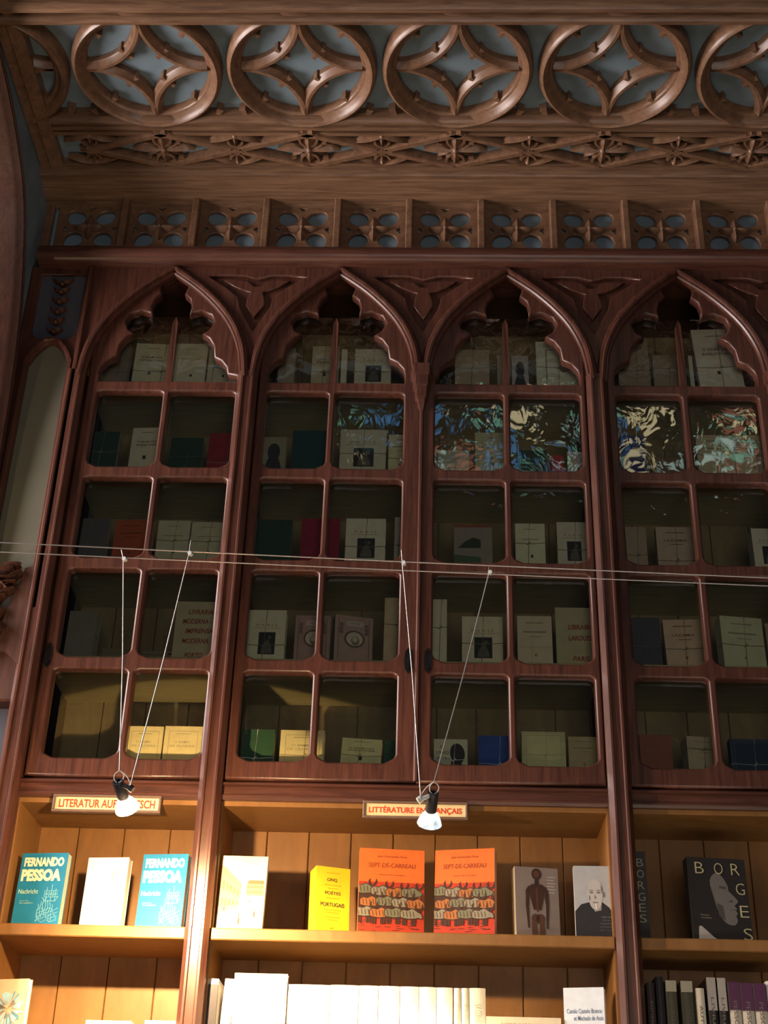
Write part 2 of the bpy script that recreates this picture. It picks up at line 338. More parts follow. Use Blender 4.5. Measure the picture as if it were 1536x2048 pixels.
# lattice with flowers (towards the wall) and the next one (towards the room)
def lattice(Y0, Y1, z, shift, cut=True):
    Ym = (Y0+Y1)/2; hY = (Y1-Y0)/2
    bar = [(-.014, -.01), (-.014, .012), (-.008, .024), (.008, .024), (.014, .012), (.014, -.01)]
    m_ = MB(); m2 = MB(); m3 = MB()
    for k in range(-3, 5):
        X = XC0+PITCH*k+shift
        for (xa, ya, xb, yb) in ((X-PITCH*.5, Ym, X, Y1), (X-PITCH*.5, Ym, X, Y0), (X, Y1, X+PITCH*.5, Ym), (X, Y0, X+PITCH*.5, Ym)):
            if xa < XL or xb > 2.2: continue
            ex = .02*(1 if xb > xa else -1)
            m_.sweep([(xa-ex, ya-(yb-ya)*.07, z), (xb+ex, yb+(yb-ya)*.07, z)], (0, 0, -1), bar)
    for k in range(-3, 5):
        X = XC0+PITCH*(k+.5)+shift
        for (xq, yq) in ((X-PITCH/2, Y0+.006), (X-PITCH/2, Y1-.006)):
            if XL+.05 < xq < 2.1: m_.box(xq-.035, xq+.035, yq-.012, yq+.012, z-.020, z+.02)
        if XL+.05 < X < 2.1: m_.add([(X-.05, Ym, z+.01), (X, Ym-.017, z+.01), (X+.05, Ym, z+.01), (X, Ym+.017, z+.01), (X-.04, Ym, z-.024), (X, Ym-.012, z-.026), (X+.04, Ym, z-.024), (X, Ym+.012, z-.026)], CUSPF)
    lat = build(m_, 'lattice_bars', oak_c, ceiling, 30)
    f = lambda x, y, h: (x, y, z-h)
    def flower(long):
        q = MB()
        g = lambda x, y, h: (x, y, -h)
        if long:
            for a, L, W in ((0, .115, .046), (PI, .115, .046), (PI/2, .070, .060), (-PI/2, .070, .060)): q.petal(g, (0, 0), a, L, W, .010, .014)
            for a in (.55, PI-.55, PI+.55, -.55): q.petal(g, (.012*math.cos(a), 0), a, .06, .02, .004, .014)
            for sy in (1, -1):
                q.sweep([(x, y, 0) for x, y in arc(0, sy*.050, .032, 0, 2*PI, 14)][:-1], (0, 0, -1), [(-.006, 0), (-.004, .018), (.004, .018), (.006, 0)], True)
                for sx in (1, -1): q.add([(a[0], a[1], a[2]) for a in cusp(sx*.05, sy*.035, sx*.5, sy*.1, .03, .014, 0, .02)], CUSPF)
            q.dome(g, (0, 0), .014, .028)
        else:
            for a, L in ((.28, .10), (PI-.28, .10), (PI/2, .05)): q.petal(g, (0, 0), a, L, .03, .008, .02)
            q.sweep([(x, y, 0) for x, y in arc(0, .022, .026, 0, PI, 10)], (0, 0, -1), [(-.006, 0), (-.004, .02), (.004, .02), (.006, 0)])
            q.dome(g, (0, .004), .013, .024)
        return q.mesh('carved_flower', oak_c, 35)
    fl, fh = flower(True), flower(False)
    for k in range(-3, 5):
        X = XC0+PITCH*k+shift
        if X-.1 > XL and X < 2.1: place('carved_flower', fl, ceiling, (X, Ym, z))
        X2 = X+PITCH/2
        if X2-.08 > XL and X2 < 2.1:
            o = place('carved_half_flower', fh, ceiling, (X2, Y0+.012, z))
            o = place('carved_half_flower', fh, ceiling, (X2, Y1-.012, z)); o.rotation_euler = (0, 0, PI)
    # thin pierced margin strips
    e = MB(); e.box(XL, 2.2, Y0-.004, Y0+.010, z-.014, z+.02); e.box(XL, 2.2, Y1-.010, Y1+.004, z-.014, z+.02); build(e, 'lattice_margin', oak_h, ceiling)
lattice(3.610, 3.768, 5.192, 0)
lattice(2.80, 2.985, 5.222, 0)
# side moulding where the ceiling meets the left wall
mb = MB(); mb.sweep([(XL+.035, 3.80, 5.20), (XL+.035, 2.75, 5.225)], (0, 0, -1), [(-.05, -.03), (-.05, .03), (-.03, .05), (-.01, .05), (0, .03), (.01, .04), (.03, .04), (.04, .02), (.04, -.03)])
build(mb, 'moulding', oak_c, ceiling, 40)

# frieze of square coffers
frieze = tag(empty('trim_1', (0, 3.87, 4.85)), kind='structure')
ZF0, ZF1, CW = 4.85, 5.116, .2637
mb = MB(); mb.box(XL, 2.2, 3.930, 4.34, ZF0, 5.3); build(mb, 'frieze_board', blue, frieze)
def tear(cx, cz, sx, sz, r):   # round leaf whose corner points outwards
    pts = []
    for i in range(20):
        a = 2*PI*i/20; x, z = r*math.cos(a), r*math.sin(a)*.92
        k = max(0, math.cos(a-math.atan2(sz, sx)))**5
        pts.append((cx+x*(1+.30*k), cz+z*(1+.30*k)))
    return pts
ZCO = .150
def cell_mesh():
    h = ZF1-ZF0; zc = ZF0+ZCO; w2 = CW/2-.006; holes = [tear(sx*.053, zc+sz*.050, sx, sz, .034) for sx in (1, -1) for sz in (1, -1)]
    for sx in (1, -1): holes.append([(sx*.084, zc), (sx*.098, zc+.016), (sx*.098, zc-.016)])
    holes.append([(0, zc-.088), (-.018, zc-.103), (.018, zc-.103)]); holes.append([(0, zc+.088), (-.018, zc+.103), (.018, zc+.103)])
    return fret('coffer_panel', [(-w2, ZF0), (w2, ZF0), (w2, ZF1-.006), (-w2, ZF1-.006)], holes, .005, .003, wallmap(3.921), oak_c)
cme = cell_mesh()
def ff(x, y, h): return (x, -h, y)
q = MB(); zc = ZF0+ZCO
for a, L in ((0, .058), (PI, .058), (PI/2, .052), (-PI/2, .056)): q.petal(ff, (0, 0), a, L, .036, .008, .012)
q.dome(ff, (0, 0), .010, .024)
fme = q.mesh('carved_flower', oak_c, 35)
X0F = -.095-CW/2  # centre of a coffer
cells = []
for k in range(-4, 9):
    X = X0F+CW*k
    if X-CW/2 < XL-.12 or X > 2.05: continue
    c_ = place('coffer_panel', cme, frieze, (X, 0, 0)); place('carved_flower', fme, c_, (X, 3.912, zc))
    m_ = MB(); xa = X+CW/2
    m_.cbox(xa-.013, xa+.013, 3.870, 3.93, ZF0, ZF1, .004); build(m_, 'coffer_rib', oak_c, frieze)
mb = MB(); mb.cbox(XL, X0F-4.5*CW-.010, 3.905, 3.93, ZF0, ZF1, .003); build(mb, 'coffer_stop', oak_c, frieze)
mb = MB()   # sloping head of the coffers
mb.add([(XL, 3.878, ZF1+.001), (2.2, 3.878, ZF1+.001), (2.2, 3.925, ZF1-.014), (XL, 3.925, ZF1-.014), (XL, 3.925, ZF1+.04), (2.2, 3.925, ZF1+.04)], [(0, 1, 2, 3), (3, 2, 5, 4), (0, 4, 5, 1)])
mb.box(XL, 2.2, 3.872, 3.89, ZF1-.004, ZF1+.03); build(mb, 'coffer_head', oak_h, frieze)

# red cornice above the arches
cor = MB()
cor.sweep([(XL+.03, 3.885, 4.815), (2.2, 3.885, 4.815)], (0, -1, 0), [(-.034, -.01), (-.034, .035), (-.026, .055), (-.012, .068), (.004, .072), (.018, .066), (.026, .052), (.030, .05), (.036, .05), (.036, -.01)])
tag(build(cor, 'trim_2', mah_h, None, 40), kind='structure')

# left wall: blue spandrel with a big arch curving towards the room
AR = [(3.90, 3.3), (3.885, 3.9), (3.84, 4.35), (3.76, 4.64), (3.63, 4.88), (3.45, 5.01), (3.245, 5.09), (2.95, 5.16), (2.6, 5.2)]
arp = catmull(AR, 5)
outer = [(a, b) for a, b in arp]+[(2.6, 5.5), (4.3, 5.5), (4.3, 3.3)]
me = fret('wall_left', outer, [], .05, 0, lambda x, y, z: (XL-.05+z, x, y), blue); wl = place('wall_left', me); tag(wl, kind='structure')
mb = MB(); mb.sweep([(XL-.03, a, b) for a, b in arp], (1, 0, 0), [(-.004, -.16), (-.004, .045), (.008, .058), (.016, .058), (.020, .046), (.026, .046), (.034, .06), (.046, .06), (.054, .04), (.06, .03), (.06, -.16)])
build(mb, 'arch_rib', mah_d, wl, 40)
mb = MB(); mb.box(XL-.06, XL-.002, 3.93, 4.34, 0, 3.35); mb.box(XL-.06, -1.245, 3.955, 4.0, 0, 3.14); build(mb, 'wall_return', grey, wl)

# left pilaster with a lancet panel
pil = tag(empty('pilaster', (-1.35, 3.9, 0)), 'dark carved wooden pilaster with a tall olive lancet panel left of the bookcase', 'pilaster')
mb = MB(); mb.box(XL, -1.20, 3.90, 3.98, 3.38, 4.80); build(mb, 'lancet_panel', plaster, pil)
mb = MB(); mb.cbox(XL, -1.20, 3.885, 3.98, 3.12, 3.38, .006); build(mb, 'pilaster_foot', mah_d, pil)
lx0, lx1, lc = -1.405, -1.264, -1.3345
lan = [(lx0, 3.40)]+[(lx0, 4.34)]+catmull([(lx0, 4.36), (lx0+.028, 4.415), (lc, 4.452), (lx1-.028, 4.415), (lx1, 4.36)], 4)+[(lx1, 3.40)]
me = fret('pilaster_face', [(XL, 3.38), (-1.222, 3.38), (-1.222, 4.79), (XL, 4.79)], [lan, [(lx0-.01, 4.50), (lx0+.012, 4.47), (lx1-.012, 4.47), (lx1+.01, 4.50), (lx1+.01, 4.755), (lx0-.01, 4.755)]], .010, .003, wallmap(3.893), mah_v)
place('pilaster_face', me, pil)
mb = MB(); mb.box(lx0-.02, lx1+.02, 3.893, 3.90, 4.46, 4.77); build(mb, 'ornament_ground', grey, pil)
mb = MB(); path = [(lx0-.009, 3.883, 3.42), (lx0-.009, 3.883, 4.34)]+[(p[0]+(-.009 if p[0] < lc else .009), 3.883, p[1]+.009) for p in catmull([(lx0, 4.36), (lx0+.028, 4.415), (lc, 4.452), (lx1-.028, 4.415), (lx1, 4.36)], 4)]+[(lx1+.009, 3.883, 4.34), (lx1+.009, 3.883, 3.42)]
mb.sweep(path, (0, -1, 0), [(-.010, 0), (-.010, .010), (-.004, .020), (.004, .020), (.010, .010), (.010, 0)])
mb.sweep([(-1.234, 3.883, 3.42), (-1.234, 3.883, 4.78)], (0, -1, 0), [(-.012, 0), (-.012, .016), (-.005, .026), (.004, .026), (.012, .014), (.012, 0)])
build(mb, 'lancet_moulding', mah_v, pil, 35)
g = lambda x, y, h: (lc+x, 3.890-h, y); mb = MB()
for zz in (4.50, 4.545, 4.59, 4.635, 4.68, 4.715):
    for a in (.5, PI-.5): mb.petal(g, (0, zz), a, .034 if zz < 4.7 else .045, .02, .006, .012)
    mb.dome(g, (0, zz), .012, .02)
build(mb, 'carved_foliage', mah_d, pil, 35)
mb = MB(); rnd = random.Random(3)
for i in range(26):
    t = i/25; zz = 3.57-.30*t; xx = -1.285-.055*t-.05*rnd.random(); a = PI*(.75+.5*rnd.random())
    mb.petal(lambda x, y, h: (x, 3.868-h, y), (xx, zz), a, .05+.03*rnd.random(), .03, .012, .02)
for i in range(8): mb.dome(lambda x, y, h: (x, 3.868-h, y), (-1.33-.1*rnd.random(), 3.30+.06*rnd.random()), .02, .05)
mb.add([(-1.222, 3.90, 3.58), (-1.222, 3.865, 3.58), (-1.285, 3.90, 3.58), (-1.285, 3.865, 3.56), (-1.30, 3.90, 3.27), (-1.30, 3.86, 3.27), (-1.222, 3.90, 3.2), (-1.222, 3.86, 3.2), (-1.44, 3.90, 3.27), (-1.44, 3.86, 3.30), (-1.44, 3.90, 3.34), (-1.44, 3.86, 3.34), (-1.33, 3.9, 3.36), (-1.33, 3.86, 3.36)],
       [(1, 3, 5, 7), (3, 2, 4, 5), (5, 4, 6, 7), (0, 2, 3, 1), (13, 11, 9, 5), (3, 13, 5), (11, 10, 8, 9), (9, 8, 4, 5), (13, 12, 10, 11)])
build(mb, 'leaf_bracket', mah_d, pil, 35)

# ================================================================== BOOKCASE
POSTP = [(-.034, 0), (-.034, .014), (-.020, .034), (-.014, .034), (-.011, .029), (.011, .029), (.014, .034), (.020, .034), (.034, .014), (.034, 0)]
YP = 3.886   # plane posts stand on (front at 3.852)
def post(xc, z0, z1, par, half=0):
    m_ = MB(); m_.sweep([(xc, YP, z0), (xc, YP, z1)], (0, -1, 0), POSTP)
    m_.box(xc-.034, xc+.034, YP-.001, 4.16, z0, z1); return build(m_, 'post', mah_v, par, 25)
RAILS = [4.275, 3.932, 3.592, 3.248]; ZB = 2.945
SHT = [4.338, 3.990, 3.643, 3.298, 2.958]       # tops the books stand on
AP = [(0, 4.772), (.112, 4.680), (.212, 4.560), (.267, 4.434), (.286, 4.30)]
OPN = [(0, 4.772), (.021, 4.757), (.048, 4.735), (.0545, 4.702), (.044, 4.672), (.068, 4.650), (.076, 4.615), (.0724, 4.579), (.0813, 4.5885), (.116, 4.5987), (.157, 4.581), (.1696, 4.550), (.155, 4.516), (.129, 4.497), (.158, 4.478), (.178, 4.446), (.185, 4.397), (.213, 4.383), (.2346, 4.355), (.240, 4.328)]
def pane_hole(x0, x1, z0, z1, a=.034, b=.010):
    pts = []
    for (cx, cz, sx, sz, rev) in ((x0, z0, 1, 1, 0), (x1, z0, -1, 1, 1), (x1, z1, -1, -1, 0), (x0, z1, 1, -1, 1)):
        k = 1 if sz > 0 else .45
        c = [(cx, cz+sz*(b+.016)*k), (cx+sx*.006*k, cz+sz*(b+.004)*k), (cx+sx*(a*.55)*k, cz+sz*b*.75*k), (cx+sx*a*k, cz)]
        pts += c[::-1] if rev else c
    return pts
def glazed_door(xc, x0, x1, xm, par, stile_l, stile_r, esc=None, top=True):
    """x0,x1 pane field, xm muntin centre, outer edges x0-stile_l, x1+stile_r"""
    root = empty('glazed_door', (xc, 3.90, 2.89)); root.parent = par; root.matrix_parent_inverse = world_of(par).inverted()
    rows = [(ZB, RAILS[3]-.020), (RAILS[3]+.020, RAILS[2]-.020), (RAILS[2]+.020, RAILS[1]-.020), (RAILS[1]+.020, RAILS[0]-.020)]
    holes = []
    for (za, zb) in rows: holes += [pane_hole(x0, xm-.011, za, zb), pane_hole(xm+.011, x1, za, zb)]
    hw = min(x1-xc, xc-x0)+.004; sc = hw/.240
    right = [(xc+u*min(sc, 1), z) for u, z in OPN]; left = [(xc-u*min(sc, 1), z) for u, z in OPN[1:]]
    zl = RAILS[0]+.020
    op = right+[(x1, 4.322), (x1, zl)]+[(x0, zl), (x0, 4.322)]+left[::-1]
    holes.append(op)
    outer = [(x0-stile_l, 2.888), (x1+stile_r, 2.888), (x1+stile_r, 4.34)]+[(xc+u, z+.004) for u, z in reversed(catmull(AP, 4)) if u < (x1+stile_r-xc)]+[(xc-u, z+.004) for u, z in catmull(AP, 4)[1:] if u < (xc-x0+stile_l)]+[(x0-stile_l, 4.34)]
    me = fret('door_frame', outer, holes, .014, .006, wallmap(3.902), mah_v); place('door_frame', me, root)
    m_ = MB(); m_.add([(xm-.011, 3.884, 4.28), (xm+.011, 3.884, 4.28), (xm+.009, 3.886, 4.55), (xm, 3.888, 4.575), (xm-.009, 3.886, 4.55),
                       (xm-.011, 3.914, 4.28), (xm+.011, 3.914, 4.28), (xm+.009, 3.914, 4.55), (xm, 3.914, 4.575), (xm-.009, 3.914, 4.55)],
                      [(0, 1, 2, 3, 4), (5, 9, 8, 7, 6), (0, 5, 6, 1), (1, 6, 7, 2), (2, 7, 8, 3), (3, 8, 9, 4), (4, 9, 5, 0)])
    build(m_, 'glazing_spike', mah_v, root)
    for i, (za, zb) in enumerate(rows+[(RAILS[0]+.02, 4.76)]):
        spans = [(x0-.004, xm), (xm, x1+.004)]
        for (xa, xb) in spans:
            m_ = MB()
            if i < 4: m_.box(xa, xb, 3.918, 3.921, za-.006, zb+.006)
            else:
                u = hw-.001; m_.box(xa, xb, 3.918, 3.921, za-.006, 4.60)
            build(m_, 'glass_pane', glass, root)
    if esc:
        m_ = MB(); xe, ze = esc; pts = [(xe-.009, ze-.03), (xe, ze-.042), (xe+.009, ze-.03), (xe+.012, ze), (xe+.009, ze+.03), (xe, ze+.042), (xe-.009, ze+.03), (xe-.012, ze)]
        n = len(pts); m_.add([(a, 3.879, b) for a, b in pts]+[(a, 3.889, b) for a, b in pts], [tuple(range(n))]+[(i, i+n, (i+1) % n+n, (i+1) % n) for i in range(n)])
        m_.tube([(xe, 3.872, ze-.026), (xe, 3.880, ze-.026)], .0045, 8); build(m_, 'escutcheon', iron, root)
    return root
def archbar(xc, par, lim=None):
    for sg in (1, -1):
        pts = catmull(AP, 6); m_ = MB(); path = [(xc+sg*u, YP, z) for u, z in pts]
        if sg < 0: path = path[::-1]
        m_.sweep(path, (0, -1, 0), [(-.020, 0), (-.020, .018), (-.016, .024), (-.010, .024), (-.007, .034), (.001, .036), (.006, .030), (.010, .030), (.022, .014), (.022, 0)] if sg > 0 else
                 [(-.020, 0), (-.020, .018), (-.016, .024), (-.010, .024), (-.007, .034), (.001, .036), (.006, .030), (.010, .030), (.022, .014), (.022, 0)])
        build(m_, 'arch_moulding', mah_v, par, 25)
SPF = [(-.176, 4.743), (-.11, 4.748), (-.05, 4.747), (-.006, 4.733), (.006, 4.733), (.05, 4.747), (.11, 4.748), (.176, 4.743), (.115, 4.70), (.062, 4.652), (.052, 4.605), (.030, 4.560), (0, 4.505), (-.030, 4.560), (-.052, 4.605), (-.062, 4.652), (-.115, 4.70)]
SPL = [(-.120, 4.729), (-.075, 4.733), (-.036, 4.727), (-.012, 4.703), (.012, 4.703), (.036, 4.727), (.075, 4.733), (.120, 4.729), (.080, 4.700), (.045, 4.683), (.022, 4.676), (.032, 4.645), (.034, 4.618), (.0, 4.562), (-.034, 4.618), (-.032, 4.645), (-.022, 4.676), (-.045, 4.683), (-.080, 4.700)]
def halves(nm, me, xm, par, par2):    # boards butt together over the post
    if par2 is None: return place(nm, me, par)
    for p_, sg in ((par, 1), (par2, -1)):
        b = bmesh.new(); b.from_mesh(me); bmesh.ops.bisect_plane(b, geom=b.verts[:]+b.edges[:]+b.faces[:], plane_co=(xm, 0, 0), plane_no=(sg, 0, 0), clear_outer=True)
        m2 = me.copy(); b.to_mesh(m2); b.free(); place(nm, m2, p_)
def spandrel(xm, par, xa=None, xb=None, carved=True, par2=None):
    aL = [(u, z) for u, z in catmull(AP, 6)]
    xa = xm-.30 if xa is None else xa; xb = xm+.30 if xb is None else xb
    right = [(xb-u*((xb-xm)/.300), z+.006) for u, z in aL]          # arch to the right, apex at xb
    left = [(xa+u*((xm-xa)/.300), z+.006) for u, z in aL]
    outer = [(xa, 4.79), (xb, 4.79)]+right+[(xm+.012, 4.30), (xm-.012, 4.30)]+left[::-1]
    if not carved: outer = [(xm-.012, 4.79), (xb, 4.79)]+right+[(xm+.012, 4.30), (xm-.012, 4.30)]
    holes = [[(xm+x, z) for x, z in SPF]] if carved else []
    halves('spandrel', fret('spandrel', outer, holes, .004, .004, wallmap(3.878), mah_v), xm, par, par2)
    if carved: halves('carved_leaf', fret('carved_leaf', [(xm+x, z) for x, z in SPL], [], .003, .003, wallmap(3.880), mah_v), xm, par, par2)
    halves('spandrel_ground', fret('spandrel_ground', outer, [], .003, 0, wallmap(3.889), mah_v), xm, par, par2)
def corbel(xm, par):
    m_ = MB(); T = [(4.338, .040, .066), (4.300, .040, .064), (4.295, .033, .055), (4.262, .032, .053), (4.258, .026, .046), (4.222, .024, .042), (4.216, .017, .030), (4.195, .014, .024), (4.172, .004, .008)]
    vs = []; fs = []
    for (z, hw, dp) in T: vs += [(xm-hw, 3.888, z), (xm-hw*.62, 3.888-dp, z), (xm+hw*.62, 3.888-dp, z), (xm+hw, 3.888, z)]
    for i in range(len(T)-1):
        for j in range(3): a = i*4+j; fs.append((a, a+1, a+5, a+4))
    fs.append((0, 3, 2, 1)); fs.append(tuple(len(vs)-4+i for i in (0, 1, 2, 3))); m_.add(vs, fs); build(m_, 'corbel', mah_v, par)
def planks(x0, x1, z0, z1, Y, mat, par):
    m_ = MB(); n = max(1, round((x1-x0)/.128)); wd = (x1-x0)/n
    for i in range(n): m_.cbox(x0+i*wd+.0012, x0+(i+1)*wd-.0012, Y, Y+.012, z0, z1, .002)
    m_.box(x0, x1, Y+.012, Y+.016, z0, z1)
    return build(m_, 'back_panel', mat, par)
LOWT = [2.812, 2.462, 2.112, 1.74, 1.36, .96]   # tops of open shelves below (first = underside of cabinet)
def unit(name, label, x0, x1, doors, posts):
    """x0..x1: clear width between the posts"""
    u = tag(empty(name, ((x0+x1)/2, 3.9, 0)), label, 'bookcase')
    for p_ in posts: post(p_, 0, 4.325, u)
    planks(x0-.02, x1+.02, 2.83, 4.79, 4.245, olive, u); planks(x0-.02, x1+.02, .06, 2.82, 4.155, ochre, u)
    for zt in SHT[:-1]:
        m_ = MB(); m_.cbox(x0, x1, 3.945, 4.245, zt-.038, zt, .003); build(m_, 'shelf', olive_lit, u)
    m_ = MB(); m_.box(x0, x1, 3.925, 4.245, 2.83, SHT[4]); build(m_, 'cabinet_floor', olive, u)
    m_ = MB(); m_.box(x0, x1, 3.90, 4.245, 2.812, 2.829); build(m_, 'compartment_top', ochre, u)
    m_ = MB(); m_.box(x0, x1, 3.90, 4.25, 4.765, 4.79); build(m_, 'cabinet_top', mah_h, u)
    for i, zt in enumerate(LOWT[1:]):
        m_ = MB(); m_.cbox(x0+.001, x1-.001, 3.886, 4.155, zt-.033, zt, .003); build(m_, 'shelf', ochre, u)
    for xs, s in ((x0, 1), (x1, -1)):
        a, b = sorted((xs, xs-s*.018)); m_ = MB(); m_.box(a, b, 3.905, 4.245, 2.83, 4.77); build(m_, 'side_panel', olive, u)
        a, b = sorted((xs+s*.0, xs+s*.004)); m_ = MB(); m_.box(a, b, 3.90, 4.155, .06, 2.812); build(m_, 'side_panel', ochre, u)
    m_ = MB()   # fascia rail with mouldings
    m_.sweep([(x0, 3.905, 2.852), (x1, 3.905, 2.852)], (0, -1, 0), [(-.026, -.01), (-.026, .018), (-.018, .024), (-.012, .024), (-.008, .016), (.014, .016), (.018, .026), (.024, .026), (.030, .018), (.033, .006), (.033, -.01)])
    build(m_, 'fascia_rail', mah_h, u, 35)
    m_ = MB(); m_.box(x0, x1, 3.88, 4.16, .0, .08); build(m_, 'plinth', mah_h, u)
    for d in doors: glazed_door(par=u, **d)
    return u
# post centres
PA, PB, PCc, PD = -1.228, -.633, .5525, 1.79
U1 = unit('bookcase', 'mahogany glazed bookcase at the left end with one pointed-arch door over ochre shelves', PA+.034, PB-.034,
     [dict(xc=-.930, x0=-1.148, x1=-.674, xm=-.910, stile_l=.040, stile_r=.014, esc=(-1.172, 3.27))], [PA, PB])
U2 = unit('bookcase', 'middle mahogany bookcase with two pointed-arch glass doors between the two tall posts', PB+.034, PCc-.034,
     [dict(xc=-.334, x0=-.566, x1=-.098, xm=-.343, stile_l=.030, stile_r=.060, esc=(-.066, 3.27)),
      dict(xc=.258, x0=.008, x1=.498, xm=.249, stile_l=.044, stile_r=.018, esc=(-.006, 3.27))], [PCc])
U3 = unit('bookcase', 'mahogany bookcase at the right edge, its arched doors cut off by the frame', PCc+.034, PD-.034,
     [dict(xc=.858, x0=.618, x1=1.096, xm=.850, stile_l=.030, stile_r=.058),
      dict(xc=1.455, x0=1.205, x1=1.70, xm=1.452, stile_l=.045, stile_r=.050)], [PD])
for u_, xs in ((U1, [-.930]), (U2, [-.334, .258]), (U3, [.858, 1.455])):
    for x in xs: archbar(x, u_)
spandrel(-.632, U1, -.930, -.334, par2=U2); spandrel(-.038, U2, -.334, .258); spandrel(.5555, U2, .258, .858, par2=U3); spandrel(1.1565, U3, .858, 1.455)
spandrel(-1.228, U1, -1.50, -.930, False)
corbel(-.038, U2); corbel(1.1565, U3)
for x, u_ in ((-.038, U2), (1.1565, U3)):   # slim bead covering the meeting stiles
    m_ = MB(); m_.sweep([(x, 3.886, 2.89), (x, 3.886, 4.20)], (0, -1, 0), [(-.008, 0), (-.008, .006), (-.004, .012), (.002, .012), (.006, .006), (.006, 0)]); build(m_, 'meeting_bead', mah_v, u_, 20)

# ================================================================== BOOKS
TM = {}
def text_mesh(s, shear=0, off=.006):
    k = (s, shear, off)
    if k not in TM:
        cu = bpy.data.curves.new('t', 'FONT'); cu.body = s; cu.offset = off; cu.shear = shear; cu.resolution_u = 3
        o = bpy.data.objects.new('t', cu); me = bpy.data.meshes.new_from_object(o); bpy.data.objects.remove(o)
        vs = [tuple(v.co) for v in me.vertices]; fs = [tuple(p.vertices) for p in me.polygons]; bpy.data.meshes.remove(me)
        xs = [v[0] for v in vs]; ys = [v[1] for v in vs]; TM[k] = (vs, fs, min(xs), max(xs), min(ys), max(ys))
    return TM[k]
def put_text(mb, s, cx, cz, w_, h_, y=-.0008, off=.006, shear=0):
    vs, fs, a, b, c, d = text_mesh(s, shear, off)
    mb.add([(cx+((v[0]-a)/(b-a)-.5)*w_, y, cz+((v[1]-c)/(d-c)-.5)*h_) for v in vs], fs)
class Art:    # printed marks: parts named by kind, each one mesh
    def __init__(s): s.parts = []
    def part(s, name, mats): m_ = MB(); s.parts.append((name, m_, mats)); return m_
CREAM = (.62, .54, .36); PAGE = (.74, .66, .48); INK = (.05, .045, .04)
def book(label, w_, h_, t, col, loc, yaw=0, lean=0, art=None, spine=None, tied=None, name='book', cat='book', group=None, pages=PAGE, roll_=0, curl=0, spine_first=False):
    root = tag(empty(name, loc), label, cat, group); root.rotation_euler = (-lean, roll_, -yaw)
    m_ = MB(); c = .0014; x0, x1 = -w_/2, w_/2
    m_.box(x0, x1, 0, c, 0, h_); m_.box(x0, x1, t-c, t, 0, h_); m_.box(x0, x0+c, c, t-c, 0, h_)
    cm = [paper(col)]
    if spine: cm.append(paper(spine)); m_.mi[12:18] = [1]*6
    build(m_, 'cover', cm, root, world=False)
    m_ = MB(); m_.box(x0+c, x1-.0015, c, t-c, .0008, h_-.0012); build(m_, 'page_block', paper(pages), root, world=False)
    if art:
        A = Art(); art(A, w_, h_)
        for nm, mm, mats in A.parts: build(mm, nm, mats, root, world=False)
    if tied:
        m_ = MB(); tx, tz = tied[0]*w_/2, tied[1]*h_; r = .0011
        m_.tube([(tx-.003, -r, 0), (tx, -r, tz), (tx+.004, -r, h_), (tx+.004, t, h_+r)], r, 6); m_.tube([(x0-r, t*.6, tz), (x0, -r, tz+.002), (0, -r*1.5, tz-.001), (x1, -r, tz+.003), (x1+r, t*.6, tz)], r, 6)
        m_.tube([(tx-.006, -.002, tz-.004), (tx+.006, -.002, tz+.005)], .0018, 6)
        build(m_, 'string', paper(tied[2]), root, world=False)
    return root
STR = (.22, .18, .12); WSTR = (.75, .75, .72)
def a_int(A, w_, h_):
    p = A.part('title', paper(INK)); put_text(p, 'O DEVER DOS', 0, h_*.66, w_*.62, h_*.045, off=.012); put_text(p, 'INTELECTUAIS', 0, h_*.585, w_*.66, h_*.045, off=.012)
    q_ = A.part('author', paper((.3, .26, .2))); q_.poly([(-w_*.2, h_*.875), (w_*.2, h_*.875), (w_*.2, h_*.89), (-w_*.2, h_*.89)], -.0008)
    e = A.part('emblem', paper(INK)); x = -w_*.02; e.box(x-.0055, x+.0055, -.0008, 0, h_*.25, h_*.25+.014)
def a_mark(A, w_, h_):
    q_ = A.part('author', paper((.36, .31, .22))); q_.box(-w_*.2, w_*.2, -.0008, 0, h_*.86, h_*.872); q_.box(-w_*.3, w_*.3, -.0008, 0, h_*.62, h_*.635)
    e = A.part('emblem', paper(INK)); e.box(w_*.05-.004, w_*.05+.004, -.0008, 0, h_*.2, h_*.2+.010)
def a_paris(A, w_, h_):
    p = A.part('title', paper((.35, .24, .16))); put_text(p, 'P A R I S', 0, h_*.70, w_*.55, h_*.045, off=.004)
    p.box(-w_*.36, w_*.38, -.0008, 0, h_*.640, h_*.645)
    m_ = A.part('picture', [paper((.035, .032, .028)), paper((.14, .125, .095))]); m_.box(-w_*.20, w_*.24, -.0009, 0, h_*.13, h_*.56)
    m_.cur = 1; m_.poly([(-w_*.12, h_*.15), (w_*.17, h_*.15), (w_*.15, h_*.27), (w_*.10, h_*.36), (w_*.06, h_*.42), (-w_*.02, h_*.38), (-w_*.10, h_*.28)], -.0014)
    m_.ell(w_*.09, h_*.46, w_*.045, h_*.04, -.0014)
def a_ramo(A, w_, h_):
    f = A.part('border', paper((.5, .42, .24))); s = .0012; a, b, c, d = -w_*.38, w_*.38, h_*.06, h_*.86
    for (x0, x1, z0, z1) in ((a, b, c, c+s), (a, b, d, d+s), (a, a+s, c, d), (b, b+s, c, d)): f.box(x0, x1, -.0007, 0, z0, z1)
    p = A.part('title', paper((.42, .36, .24))); put_text(p, 'O RAMO', -w_*.02, h_*.58, w_*.42, h_*.06, off=.004); put_text(p, 'DE OLIVEIRA', 0, h_*.475, w_*.66, h_*.06, off=.004)
    p.box(-w_*.2, w_*.2, -.0008, 0, h_*.79, h_*.80)
